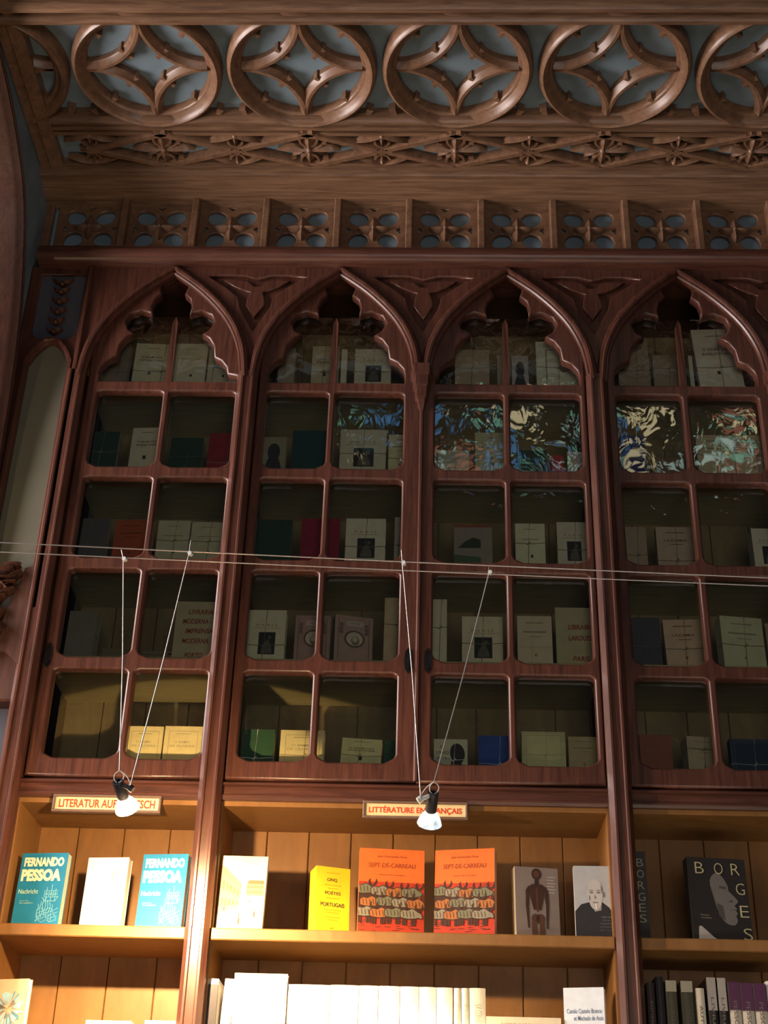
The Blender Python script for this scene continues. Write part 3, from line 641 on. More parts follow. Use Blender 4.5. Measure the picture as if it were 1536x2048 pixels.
def a_orn(A, w_, h_):
    f = A.part('border', paper((.28, .17, .13)))
    for sx in (-1, 1):
        f.box(sx*w_*.40-.0012, sx*w_*.40+.0012, -.0008, 0, h_*.05, h_*.95)
        for z in (.80, .72, .64): f.ell(sx*w_*.33, h_*z, w_*.055, h_*.045, -.0008)
    l_ = A.part('title_label', [paper((.62, .5, .42)), paper((.3, .2, .16))]); l_.box(-w_*.2, w_*.24, -.0009, 0, h_*.78, h_*.89); l_.cur = 1; put_text(l_, 'OBRAS', w_*.02, h_*.835, w_*.28, h_*.035, -.0013)
    m_ = A.part('medallion', [paper((.16, .10, .08)), paper((.66, .58, .42)), paper((.3, .2, .14))])
    m_.ell(w_*.02, h_*.50, w_*.27, h_*.185, -.0008, n=24); m_.cur = 1; m_.ell(w_*.02, h_*.50, w_*.22, h_*.15, -.0012, n=24); m_.cur = 2; m_.ell(w_*.04, h_*.46, w_*.11, h_*.10, -.0016); m_.cur = 1; m_.ell(w_*.03, h_*.49, w_*.07, h_*.06, -.002)
def a_lines(c=(.3, .26, .2), title=None):
    def f(A, w_, h_):
        p = A.part('title', paper(c)); p.box(-w_*.25, w_*.25, -.0008, 0, h_*.85, h_*.865)
        if title: put_text(p, title, 0, h_*.67, w_*.6, h_*.055, off=.006)
        else: p.box(-w_*.33, w_*.33, -.0008, 0, h_*.66, h_*.685)
        p.box(-w_*.14, w_*.2, -.0008, 0, h_*.57, h_*.58); p.ell(w_*.02, h_*.2, .004, .005, -.0008)
    return f
def a_wheel(A, w_, h_):
    f = A.part('border', paper((.30, .28, .20))); s = .003; f.box(-w_*.28, -w_*.28+s*1.6, -.0008, 0, h_*.05, h_*.82); f.box(-w_*.28, w_*.4, -.0008, 0, h_*.81, h_*.825)
    m_ = A.part('emblem', [paper((.16, .14, .10)), paper(CREAM)]); m_.ell(w_*.15, h_*.42, .016, .016, -.0010, n=20); m_.cur = 1; m_.ell(w_*.15, h_*.42, .011, .011, -.0014, n=20)
    m_.cur = 0; m_.poly([(w_*.15-.010, h_*.42-.002), (w_*.15+.010, h_*.42-.002), (w_*.15+.010, h_*.42+.002), (w_*.15-.010, h_*.42+.002)], -.0018); m_.poly([(w_*.15-.002, h_*.42-.010), (w_*.15+.002, h_*.42-.010), (w_*.15+.002, h_*.42+.010), (w_*.15-.002, h_*.42+.010)], -.0018)
def a_port(A, w_, h_):
    m_ = A.part('picture', paper((.05, .045, .05))); m_.ell(0, h_*.55, w_*.26, h_*.26, -.0009); m_.poly([(-w_*.36, h_*.06), (w_*.36, h_*.06), (w_*.22, h_*.36), (-w_*.22, h_*.36)], -.0012)
def a_zero(A, w_, h_):
    m_ = A.part('picture', paper((.04, .035, .035))); m_.ell(w_*.20, h_*.52, w_*.22, h_*.34, -.0009, .15); m_.poly([(w_*.0, h_*.02), (w_*.36, h_*.02), (w_*.30, h_*.3), (w_*.02, h_*.3)], -.0012)
    p = A.part('title', paper(INK)); put_text(p, 'O', -w_*.26, h_*.74, w_*.12, h_*.10); put_text(p, 'LIVRO', -w_*.24, h_*.55, w_*.36, h_*.10); put_text(p, 'DO CEU', -w_*.24, h_*.34, w_*.36, h_*.10)
def a_land(A, w_, h_):
    m_ = A.part('picture', [paper((.30, .10, .05)), paper((.05, .06, .035)), paper((.10, .15, .07))]); m_.box(-w_*.5, w_*.5, -.0008, 0, h_*.93, h_); m_.cur = 1
    m_.poly([(-w_*.40, h_*.42), (w_*.2, h_*.42), (w_*.2, h_*.62), (w_*.0, h_*.68), (-w_*.2, h_*.58)], -.0009); m_.cur = 2; m_.poly([(-w_*.5, h_*.02), (w_*.2, h_*.02), (w_*.2, h_*.2), (-w_*.5, h_*.26)], -.0009)
def a_gold(t1):
    def f(A, w_, h_):
        p = A.part('title', paper((.30, .24, .16))); put_text(p, t1, 0, h_*.42, w_*.7, h_*.09); p.box(-w_*.3, w_*.3, -.0008, 0, h_*.62, h_*.65)
    return f
def a_box(c):
    def f(A, w_, h_):
        q_ = A.part('border', paper(c)); s = .0008
        for k in (.04, .10): 
            a, b, c_, d = -w_*(.5-k), w_*(.5-k), h_*k, h_*(1-k)
            for (x0, x1, z0, z1) in ((a, b, d, d+s), (a, a+s, c_, d), (b, b+s, c_, d)): q_.box(x0, x1, -.0007, 0, z0, z1)
    return f
DRS = ['leftmost', 'second', 'third', 'rightmost']
RWS = ['top', 'second', 'third', 'fourth', 'lowest glazed']
YB = 3.968
def shelved(row, door, x0, x1, ytop, col, what, art=None, tied=None, t=.03, yaw=0, lean=.03, Y=YB, name='book', cat='book', group=None, minh=None, **kw):
    a, b = P(x0, ytop, Y), P(x1, ytop, Y); z = (a.z+b.z)/2; base = SHT[row]; h_ = max(z-base, .03) if not minh else minh
    return book('%s, %s shelf of the %s door' % (what.rstrip(', '), RWS[row], DRS[door]), (b.x-a.x), h_, t, tuple(min(.92, c*1.4) for c in col), ((a.x+b.x)/2, Y, base+.0004), yaw, lean, art, tied=tied, name=name, cat=cat, group=group, **kw)
C1 = (.56, .50, .33); C2 = (.60, .53, .37); TAN = (.36, .27, .18); TAN2 = (.46, .33, .22); DG = (.022, .045, .028); RED = (.24, .018, .022)
G1 = 'old books on the top glazed shelf'; G2 = 'old books on the second glazed shelf'; G3 = 'old books on the third glazed shelf'; G4 = 'old books on the fourth glazed shelf'; G5 = 'old books on the lowest glazed shelf'
S = shelved
# row 0
S(0,0,212,263,686,(.20,.16,.12),'dull grey-brown book tied shut, leftmost',tied=(.3,.3,STR),group=G1)
S(0,0,274,341,686,C1,'cream paperback with a two-line black title and square mark,',a_int,tied=(.7,.32,STR),group=G1,yaw=-.05)
S(0,0,354,417,686,C2,'cream tied paperback without title, right of glazing bar',a_mark,t=.04,group=G1)
S(0,0,421,478,689,(.52,.47,.33),'pale paperback cut by the carving at right',a_mark,tied=(-.6,.42,STR),group=G1)
S(0,1,560,592,694,(.30,.24,.18),'narrow dim brown book, leftmost',group=G1)
S(0,1,626,679,691,(.46,.38,.25),'tan paperback with two-line title left of bar',a_int,tied=(-.1,.35,STR),group=G1)
S(0,1,684,695,697,(.60,.54,.42),'thin upright booklet just right of the glazing bar',group=G1,t=.02)
S(0,1,711,783,697,(.55,.50,.38),'off-white tied paperback with a dark picture',a_paris,tied=(.0,.38,STR),group=G1)
S(0,2,910,978,698,(.34,.26,.18),'tan parcel-like book tied with crossed string',tied=(.0,.50,STR),group=G1)
S(0,2,994,1018,710,(.42,.34,.26),'narrow tan book left of the glazing bar',group=G1)
S(0,2,1023,1056,710,(.36,.32,.30),'grey book with a dark oval portrait',a_port,group=G1)
S(0,2,1071,1156,682,(.58,.56,.42),'tall pale book with a round wheel emblem',a_wheel,tied=(.05,.44,STR),group=G1,t=.035)
S(0,3,1232,1294,673,(.26,.19,.13),'tall brown tied book at the left',tied=(.2,.35,STR),group=G1)
S(0,3,1304,1358,709,(.28,.205,.145),'shorter brown tied book left of the glazing bar',tied=(.2,.6,STR),group=G1)
S(0,3,1376,1384,710,(.5,.45,.36),'thin pale booklet right of the glazing bar',group=G1)
S(0,3,1389,1476,656,(.60,.53,.42),'tallest cream tied book, leaning, with a two-line title,',a_int,tied=(.1,.36,STR),group=G1,roll_=-.05)
# row 1
S(1,0,190,240,862,DG,'very dark green book tied with pale string, leftmost',tied=(-.3,.45,(.22,.23,.22)),group=G2)
S(1,0,266,328,854,(.56,.50,.36),'cream paperback with a two-line black title, upright',a_int,group=G2,yaw=.06)
S(1,0,343,408,874,DG,'dark green book right of the glazing bar',tied=(.1,.4,(.12,.14,.1)),group=G2)
S(1,0,420,472,865,RED,'plain red book at the right end',tied=(.5,.2,(.4,.3,.28)),group=G2)
S(1,1,526,574,873,(.26,.22,.14),'brown book with a faded dark portrait, leftmost',a_port,group=G2)
S(1,1,586,652,860,(.016,.05,.05),'dark book painted with teal pane reflection, left of bar',group=G2)  # cover colour taken from a reflection in the pane, painted onto the book
S(1,1,682,773,858,(.52,.46,.34),'broad cream tied book with a dark picture',a_paris,tied=(.0,.42,STR),group=G2)
S(1,1,778,822,868,(.52,.48,.28),'yellowish tied booklet at the right end',a_lines(),tied=(.3,.36,STR),group=G2)
S(1,2,876,938,900,(.38,.38,.30),'low grey-cream book at the left end',a_mark,group=G2)
S(1,2,950,1012,864,(.42,.40,.25),'olive-cream tied book left of the glazing bar',a_mark,tied=(.0,.36,STR),group=G2)
S(1,2,1034,1092,900,(.035,.05,.045),'dark green low book right of the glazing bar',group=G2)
S(1,2,1102,1126,910,(.40,.05,.05),'small bright red book',group=G2)
S(1,2,1134,1172,903,(.50,.46,.40),'small pale booklet at the right end',a_mark,group=G2)
S(1,3,1240,1289,870,(.02,.035,.14),'deep blue book with a faint brown title, leftmost',a_gold('Maritimas'),group=G2)
S(1,3,1302,1372,915,(.16,.10,.06),'low dark brown book left of the glazing bar',group=G2)
S(1,3,1391,1463,869,(.46,.38,.26),'beige tied book just right of the glazing bar',a_lines(),tied=(.3,.5,(.36,.29,.2)),group=G2)
S(1,3,1466,1534,869,(.47,.39,.28),'beige tied book at the right edge of the photo',a_lines(),tied=(.3,.5,(.36,.29,.2)),group=G2)
# row 2
S(2,0,166,220,1036,(.09,.08,.075),'dark grey tied parcel, leftmost',tied=(-.4,.35,(.2,.19,.18)),group=G3)
S(2,0,232,298,1039,(.33,.065,.022),'brick orange book left of the glazing bar',a_lines((.2,.04,.02)),group=G3,yaw=.05)
S(2,0,318,382,1040,(.46,.42,.28),'left of two cream tied books with square marks',a_mark,tied=(.1,.5,STR),group=G3)
S(2,0,385,452,1043,(.45,.41,.27),'right of two cream tied books with square marks',a_mark,tied=(.1,.5,STR),group=G3)
S(2,1,508,585,1038,DG,'very dark green book at the left end',group=G3)
S(2,1,604,680,1036,(.22,.012,.026),'crimson book standing behind the glazing bar',tied=(-.2,.35,(.3,.05,.05)),group=G3)
S(2,1,693,772,1036,(.58,.53,.40),'cream tied book with a dark picture',a_paris,tied=(.0,.37,STR),group=G3)
S(2,1,790,812,1033,(.36,.32,.25),'narrow tan book at the right end',tied=(-.2,.4,STR),group=G3)
S(2,2,908,984,1048,(.24,.20,.16),'grey-brown book with a landscape and a red top edge',a_land,group=G3)
S(2,2,1030,1089,1046,(.56,.53,.35),'small pale yellow tied book right of the glazing bar',a_mark,tied=(-.1,.52,STR),group=G3)
S(2,2,1113,1177,1043,(.50,.45,.34),'cream tied book with a dark picture',a_paris,tied=(.1,.36,STR),group=G3,t=.05)
S(2,3,1250,1291,1053,(.30,.22,.15),'narrow tan tied book, leftmost',tied=(.1,.3,STR),group=G3)
S(2,3,1311,1387,1053,(.40,.29,.21),'tan tied book with a small capital title',a_lines((.1,.07,.05),'LAZAMIA'),tied=(.0,.17,STR),group=G3)
S(2,3,1502,1562,1056,(.55,.50,.38),'thick cream book with picture cut by photo edge',a_paris,group=G3,t=.06)
# row 3
S(3,0,140,196,1221,(.17,.15,.11),'grey-brown tied parcel, leftmost',tied=(-.2,.5,(.34,.31,.26)),group=G4,t=.06)
S(3,1,499,574,1219,(.60,.54,.36),'cream tied book with a dark picture, leftmost',a_paris,tied=(-.1,.30,STR),group=G4,t=.035)
S(3,1,592,662,1230,(.34,.22,.18),'ornate pinkish medallion book half behind glazing bar',a_orn,group=G4,t=.045)
S(3,1,671,748,1232,(.36,.235,.19),'ornate pinkish medallion book right of glazing bar',a_orn,group=G4,t=.05,spine=(.3,.26,.2),yaw=-.25)
S(3,1,770,812,1194,(.46,.35,.22),'tall tan book at the right end',tied=(.3,.58,STR),group=G4)
S(3,2,862,894,1197,(.56,.51,.36),'tall narrow cream book at the left end',tied=(.2,.55,STR),group=G4)
S(3,2,924,1005,1232,(.58,.50,.34),'stack-like cream tied book with a dark picture',a_paris,tied=(.0,.42,STR),group=G4,t=.05)
S(3,2,1034,1103,1231,(.54,.43,.29),'tan-cream book tied with pale string',a_lines(),tied=(-.15,.36,(.62,.58,.46)),group=G4)
S(3,3,1262,1319,1234,(.06,.055,.065),'dark slate book tied with thin thread, leftmost',tied=(-.1,.4,(.16,.15,.15)),group=G4)
S(3,3,1328,1405,1238,(.50,.345,.235),'peach tied book with a small capital title',a_lines((.18,.1,.05),'LAZAMIA'),tied=(.05,.38,STR),group=G4,roll_=-.03)
S(3,3,1438,1525,1233,(.46,.44,.28),'greenish cream tied book right of the glazing bar',a_lines(),tied=(.1,.44,STR),group=G4,t=.05,yaw=-.15)
S(3,3,1530,1560,1246,(.3,.21,.14),'brown book cut by the right edge of the photo',group=G4)
# row 4
S(4,0,256,328,1452,(.66,.54,.27),'left of two cream ruled-border books',a_ramo,group=G5)
S(4,0,331,406,1452,(.66,.54,.28),'right of two cream ruled-border books',a_ramo,group=G5)
S(4,1,486,550,1458,(.025,.07,.035),'dark green book tied with bright white string',tied=(-.15,.2,WSTR),group=G5,t=.05)
S(4,1,562,650,1460,(.62,.52,.27),'cream ruled-border book half behind glazing bar',a_ramo,tied=(.1,.3,(.45,.36,.2)),group=G5)
S(4,1,682,762,1477,(.62,.57,.30),'pale leaning paperback with a two-line black title',a_int,tied=(-.1,.4,(.4,.36,.22)),group=G5,roll_=.05)
S(4,1,769,799,1481,(.03,.08,.045),'narrow green book at the right end',group=G5)
S(4,2,868,935,1478,(.48,.46,.34),'pale book with a dark bust silhouette, leftmost',a_zero,tied=(.2,.3,WSTR),group=G5)
S(4,2,957,1025,1471,(.022,.06,.26),'bright blue book tied with white string',tied=(.2,.17,(.5,.55,.62)),group=G5)
S(4,2,1043,1130,1463,(.55,.51,.27),'pale yellow tied book with a ruled frame',a_box((.36,.32,.18)),tied=(.1,.4,(.66,.6,.4)),group=G5,t=.04)
S(4,2,1136,1196,1473,(.42,.33,.17),'tan tied book at the right end',a_lines(),tied=(.3,.3,(.6,.53,.36)),group=G5)
S(4,3,1278,1342,1469,(.22,.075,.045),'red-brown book with a torn pale corner, leftmost',group=G5)
S(4,3,1372,1436,1473,(.40,.32,.21),'tan tied parcel book left of the glazing bar',a_lines(),tied=(.1,.65,STR),group=G5,t=.06,yaw=-.12)
S(4,3,1458,1545,1478,(.02,.03,.055),'navy ruled-border book tied with thread',a_box((.2,.24,.28)),tied=(.1,.28,(.4,.42,.42)),group=G5)
# torn corners / stains as printed marks are on the covers; lying sheets and cards
def sheets(label, x0, x1, ybot, row, n, col, name='paper_stack', cat='papers', Y=YB, dz=.0035, dp=.14):
    a, b = P(x0, ybot, Y), P(x1, ybot, Y); rt = tag(empty(name, ((a.x+b.x)/2, Y, SHT[row]+.0005)), label, cat)
    rr = random.Random(n)
    for i in range(n):
        m_ = MB(); w_ = (b.x-a.x)/2; e = rr.uniform(-.006, .006); m_.box(-w_+e, w_+e, rr.uniform(0, .006), dp, i*dz, (i+1)*dz-.0004); build(m_, 'sheaf', paper(col), rt, world=False)
    return rt
sheets('flat stack of yellowed sheets, lowest glazed shelf of the leftmost door', 92, 224, 1520, 4, 4, (.66, .50, .26))
sheets('low brown stack of papers lying beside the tied parcel behind the leftmost arched door', 202, 265, 1320, 3, 6, (.22, .165, .09), dz=.006)
sheets('low brown stack of papers lying against the card with red capitals, leftmost arched door', 274, 338, 1320, 3, 5, (.24, .18, .10), dz=.006)
def card(label, x0, x1, ytop, row, lines, h_over=None):
    a, b = P(x0, ytop, YB), P(x1, ytop, YB); w_ = b.x-a.x; h_ = (a.z+b.z)/2-SHT[row]
    rt = tag(empty('shelf_card', ((a.x+b.x)/2, YB, SHT[row]+.0004)), label, 'card'); rt.rotation_euler = (-.03, 0, 0)
    m_ = MB(); m_.box(-w_/2, w_/2, 0, .003, 0, h_); build(m_, 'card_panel', paper((.56, .47, .28)), rt, world=False)
    m_ = MB()
    for (s_, cx, cz, ww) in lines: put_text(m_, s_, cx*w_/2, cz*h_, ww*w_, h_*.085, off=.014, shear=.12)
    build(m_, 'lettering', paper((.32, .035, .02)), rt, world=False)
card('cream card lettered in red capitals, fourth shelf of the leftmost door', 355, 434, 1202, 3, [('LIVRARIA', .25, .82, .62), ('MODERNA -', .1, .655, .72), ('IMPRENSA', .25, .49, .70), ('MODERNA', .1, .32, .66), ('PORTO', .08, .075, .44)])
card('cream card lettered in red capitals, fourth shelf of the third door', 1110, 1188, 1214, 3, [('LIBRAIRIE', .30, .66, .66), ('LAROUSSE', .30, .47, .66), ('PARIS', .24, .12, .42)])

# ---- open shelf, upper row
OZ = LOWT[1]+.0004; YO = 3.915
def openbook(x0, x1, ytop, label, t, col, art=None, spine=None, yaw=0, lean=.05, group='books facing out on the upper open shelf', Y=YO, zb=None, **kw):
    a, b = P(x0, ytop, Y), P(x1, ytop, Y); zb = OZ if zb is None else zb; h_ = ((a.z+b.z)/2-zb)
    return book(label, (b.x-a.x)/max(math.cos(yaw), .5), h_, t, col, ((a.x+b.x)/2, Y, zb), yaw, lean, art, spine=spine, group=group, **kw)
TEAL = (.012, .19, .34)
def a_teal(A, w_, h_):
    p = A.part('title', paper((.80, .76, .52))); put_text(p, 'FERNANDO', 0, h_*.875, w_*.86, h_*.13, off=.055); put_text(p, 'PESSOA', -.02*w_, h_*.69, w_*.86, h_*.17, off=.06)
    q_ = A.part('subtitle', paper((.40, .66, .52))); put_text(q_, 'Nachricht', -w_*.24, h_*.465, w_*.42, h_*.065, off=.012); put_text(q_, 'zweisprachige', -w_*.3, h_*.335, w_*.2, h_*.018); put_text(q_, 'Ausgabe', -w_*.25, h_*.305, w_*.3, h_*.02)
    s = A.part('ship_drawing', paper((.25, .58, .62))); ln = lambda pts, r=.0007: s.tube([(x*w_, -.0006, z*h_) for x, z in pts], r, 5)
    rr = random.Random(5)
    for k in range(7): ln([(.02+.05*k+.012*math.sin(i*1.4+k), .38-.03*abs(k-3)-.035*i+.008*math.sin(i*2+k)) for i in range(8) if .02+.05*k < .44])
    for k in range(5): ln([(.0+.45*i/10, .06+.04*k+.018*math.sin(i*1.5+k*1.3)) for i in range(11)])
    ln([(.08, .38), (.14, .33), (.36, .33), (.42, .40)], .001)
    for xm, zt in ((.16, .52), (.26, .56), (.35, .50)):
        ln([(xm, .33), (xm, zt)]); 
        for zz in (.42, .47): ln([(xm-.045, zz), (xm+.045, zz+.005), (xm+.035, zz-.035), (xm-.04, zz-.035), (xm-.045, zz)])
GT = 'teal paperbacks on the upper open shelf'
openbook(42, 137, 1704, 'teal paperback with cream capitals and ship drawing, left end of the open shelf', .030, TEAL, a_teal, spine=TEAL, yaw=.12, group=GT)
openbook(285, 377, 1706, 'teal paperback with cream capitals and ship drawing, beside the first tall post', .030, TEAL, a_teal, yaw=.12, group=GT)
def a_pale(A, w_, h_):
    m_ = A.part('picture', paper((.74, .62, .40))); m_.poly([(-w_*.38, h_*.05), (-w_*.12, h_*.05), (-w_*.12, h_*.10), (-w_*.38, h_*.11)], -.0007); m_.poly([(-w_*.02, h_*.06), (w_*.34, h_*.07), (w_*.2, h_*.12), (w_*.16, h_*.22), (w_*.12, h_*.11)], -.0007)
    m_.poly([(w_*.12, h_*.35), (w_*.2, h_*.35), (w_*.22, h_*.8), (w_*.14, h_*.8)], -.0007)
openbook(175, 258, 1713, 'pale cream paperback between the two teal paperbacks', .034, (.80, .74, .55), a_pale, yaw=.10)
def a_street(A, w_, h_):
    m_ = A.part('picture', [paper((.44, .30, .16)), paper((.20, .12, .06)), paper((.56, .43, .26)), paper((.06, .05, .04))])
    m_.poly([(-w_*.5, h_*.86), (-w_*.46, h_*.86), (-w_*.02, h_*.62), (-w_*.06, h_*.30), (-w_*.5, h_*.20)], -.0007)
    m_.poly([(w_*.08, h_*.62), (w_*.47, h_*.62), (w_*.47, h_*.46), (w_*.08, h_*.46)], -.0007); m_.cur = 2; m_.poly([(-w_*.48, h_*.18), (-w_*.02, h_*.30), (w_*.4, h_*.46), (w_*.45, h_*.03), (-w_*.48, h_*.03)], -.0007)
    m_.cur = 1
    for i in range(5): m_.poly([(-w_*(.44-.08*i), h_*(.66-.03*i)), (-w_*(.40-.08*i), h_*(.65-.03*i)), (-w_*(.40-.08*i), h_*(.54-.02*i)), (-w_*(.44-.08*i), h_*(.54-.02*i))], -.0011); m_.poly([(-w_*(.44-.08*i), h_*(.42-.01*i)), (-w_*(.40-.08*i), h_*(.42-.01*i)), (-w_*(.40-.08*i), h_*(.32+.005*i)), (-w_*(.44-.08*i), h_*(.31+.005*i))], -.0011)
    for i in range(7):
        for j in range(2): x = w_*(.11+.05*i); z = h_*(.49+.07*j); m_.poly([(x, z), (x+w_*.025, z), (x+w_*.025, z+h_*.04), (x, z+h_*.04)], -.0011)
    m_.poly([(w_*.10, h_*.62), (w_*.47, h_*.62), (w_*.45, h_*.67), (w_*.12, h_*.67)], -.0009)
    m_.cur = 3
    for (x, z, s) in ((-.02, .06, 1.2), (.30, .16, 1), (-.36, .24, .8), (.18, .36, .5)): m_.ell(x*w_, (z+.05*s)*h_, .0022*s, .009*s, -.0014); m_.ell(x*w_, (z+.115*s)*h_, .0015*s, .002*s, -.0014)
openbook(443, 534, 1710, 'cream paperback showing an old street with houses, just right of the first tall post', .022, (.76, .70, .52), a_street, yaw=.03, roll_=.015)
YEL = (.82, .52, .015)
def a_cinq(A, w_, h_):
    p = A.part('title', paper((.03, .03, .02))); put_text(p, 'CINQ', -w_*.03, h_*.795, w_*.30, h_*.06, off=.015); put_text(p, 'POÈTES', 0, h_*.60, w_*.46, h_*.062, off=.015); put_text(p, 'PORTUGAIS', 0, h_*.415, w_*.70, h_*.062, off=.015); put_text(p, 'nrf', 0, h_*.06, w_*.1, h_*.03)
    q_ = A.part('subtitle', paper((.62, .30, .01)))
    for z, k in ((.90, .4), (.71, .5), (.66, .3), (.51, .4), (.33, .5), (.29, .4), (.22, .45), (.18, .3)): q_.box(-w_*k/2, w_*k/2, -.0007, 0, h_*z, h_*z+.002)
openbook(636, 702, 1733, 'thick bright yellow paperback with black title words', .062, YEL, a_cinq, spine=YEL, yaw=-.36)
def a_bulls(seed):
    def f(A, w_, h_):
        m_ = A.part('picture', [paper((.42, .035, .012)), paper((.05, .02, .012)), paper((.15, .15, .09)), paper((.34, .12, .03)), paper((.22, .20, .14)), paper((.62, .12, .03))]); rr = random.Random(seed)
        m_.box(-w_*.5, w_*.5, -.0006, 0, 0, h_*.60); m_.cur = 1
        for i in range(34):
            x = rr.uniform(-.46, .40)*w_; z = rr.uniform(.02, .26)*h_; m_.ell(x, z, rr.uniform(.006, .014), .0011, -.0010, rr.uniform(-.2, .2), 8)
        for i in range(16): x = rr.uniform(-.45, .4)*w_; z = rr.uniform(.45, .58)*h_; m_.ell(x, z, rr.uniform(.006, .014), .001, -.0010, 0, 8)
        y = -.0012; m_.poly([(-w_*.5, h_*.22), (w_*.34, h_*.20), (w_*.38, h_*.40), (w_*.42, h_*.46), (w_*.1, h_*.50), (-w_*.5, h_*.48)], -.00115)
        for ri, (z, n) in enumerate([(.50, 4), (.37, 4), (.24, 4)]):
            for i in range(n):
                y -= .00015; cx = (-.42+.235*i+(.07 if ri % 2 else 0)+rr.uniform(-.02, .02))*w_; cz = (z+rr.uniform(-.02, .02))*h_; c_ = (2, 3, 4)[(i*2+ri) % 3]; r1 = rr.uniform(-.12, .12)
                q = lambda pts, cur, dy=0: (setattr(m_, 'cur', cur), m_.poly([(cx+x*.0012, cz+zz*.00125) for x, zz in pts], y-dy))
                for lx in (-15, -9, 6, 12): q([(lx-2.4, -26), (lx+2, -26), (lx+3, -6), (lx-3, -6)], 1)
                q([(-22, -9), (-23, 4), (-16, 10), (-4, 8), (6, 13), (14, 10), (19, 6), (28, 1), (32, -8), (29, -12), (22, -10), (14, -12), (0, -13), (-14, -12)], 1)
                q([(-20, -8), (-21, 3), (-15, 8), (-4, 6), (6, 11), (13, 8), (18, 4), (27, 0), (30, -8), (27, -10), (21, -8), (13, -10), (0, -11), (-13, -10)], c_, .00003)
                for k in range(4): a_ = -16+8*k; q([(a_, 5), (a_+1.6, 5), (a_+4, -6), (a_+2.6, -9)], 1, .00005)
                q([(17, 5), (12, 10), (12, 18), (17, 24), (16, 16), (21, 7)], 1, .00006); q([(23, 4), (30, 9), (33, 16), (30, 24), (28, 15), (21, 8)], 1, .00006)
                m_.cur = 1; m_.ell(cx+.023, cz-.002, .0011, .0014, y-.00008, 0, 6)
        m_.v = [(max(-w_/2, min(w_/2, x)), y_, z) for x, y_, z in m_.v]
        p = A.part('title', paper((.28, .05, .01))); put_text(p, 'SEPT-DE-CARREAU', 0, h_*.80, w_*.72, h_*.055, off=.012); put_text(p, 'Jean Guimarães Rosa', 0, h_*.905, w_*.46, h_*.032, off=.004); put_text(p, 'traduit du portugais', 0, h_*.685, w_*.40, h_*.02)
    return f
ORG = (.70, .14, .022); GS = 'orange paperbacks with red bulls on the upper open shelf'
openbook(721, 850, 1696, 'orange paperback with a herd of horned bulls, left one of the identical pair', .036, ORG, a_bulls(2), spine=(.5, .12, .03), yaw=-.10, group=GS)
openbook(869, 987, 1696, 'orange paperback with a herd of horned bulls, right one of the identical pair', .036, ORG, a_bulls(2), spine=(.5, .12, .03), yaw=.22, group=GS)
def a_statue(A, w_, h_):
    m_ = A.part('picture', [paper((.045, .020, .014)), paper((.085, .038, .024)), paper((.028, .016, .014))]); y = -.0008
    m_.ell(0, h_*.90, w_*.115, h_*.085, y, n=18); m_.cur = 2; m_.poly([(-w_*.045, h_*.82), (w_*.045, h_*.82), (w_*.05, h_*.74), (-w_*.05, h_*.74)], y-.0002)
    m_.cur = 0; m_.poly([(-w_*.20, h_*.71), (-w_*.10, h_*.755), (w_*.10, h_*.755), (w_*.20, h_*.71), (w_*.15, h_*.55), (w_*.09, h_*.38), (-w_*.09, h_*.38), (-w_*.15, h_*.55)], y-.0001)
    for s in (-1, 1):
        m_.poly([(s*w_*.19, h_*.73), (s*w_*.26, h_*.66), (s*w_*.27, h_*.45), (s*w_*.23, h_*.12), (s*w_*.19, h_*.12), (s*w_*.195, h_*.45), (s*w_*.17, h_*.58)], y-.0003)
        m_.cur = 1; m_.poly([(s*w_*.02, 0.002), (s*w_*.14, 0.002), (s*w_*.15, h_*.2), (s*w_*.04, h_*.25)], y-.0004); m_.cur = 0
    m_.cur = 1; m_.ell(-w_*.05, h_*.25, w_*.10, h_*.075, y-.0006); m_.ell(w_*.06, h_*.25, w_*.10, h_*.075, y-.0006); m_.ell(0, h_*.90, w_*.07, h_*.05, y-.0004); m_.poly([(-w_*.02, h_*.7), (w_*.02, h_*.7), (w_*.02, h_*.35), (-w_*.02, h_*.35)], y-.0003)
    q_ = A.part('subtitle', paper((.42, .38, .36)))
    for k in range(6): q_.box(w_*.24, w_*(.44-.03*(k % 2)), -.0007, 0, h_*(.86-.045*k), h_*(.87-.045*k))
openbook(1030, 1117, 1733, 'grey paperback with a carved wooden figure seen from behind', .046, (.20, .165, .155), a_statue, spine=(.5, .42, .3), yaw=-.16)
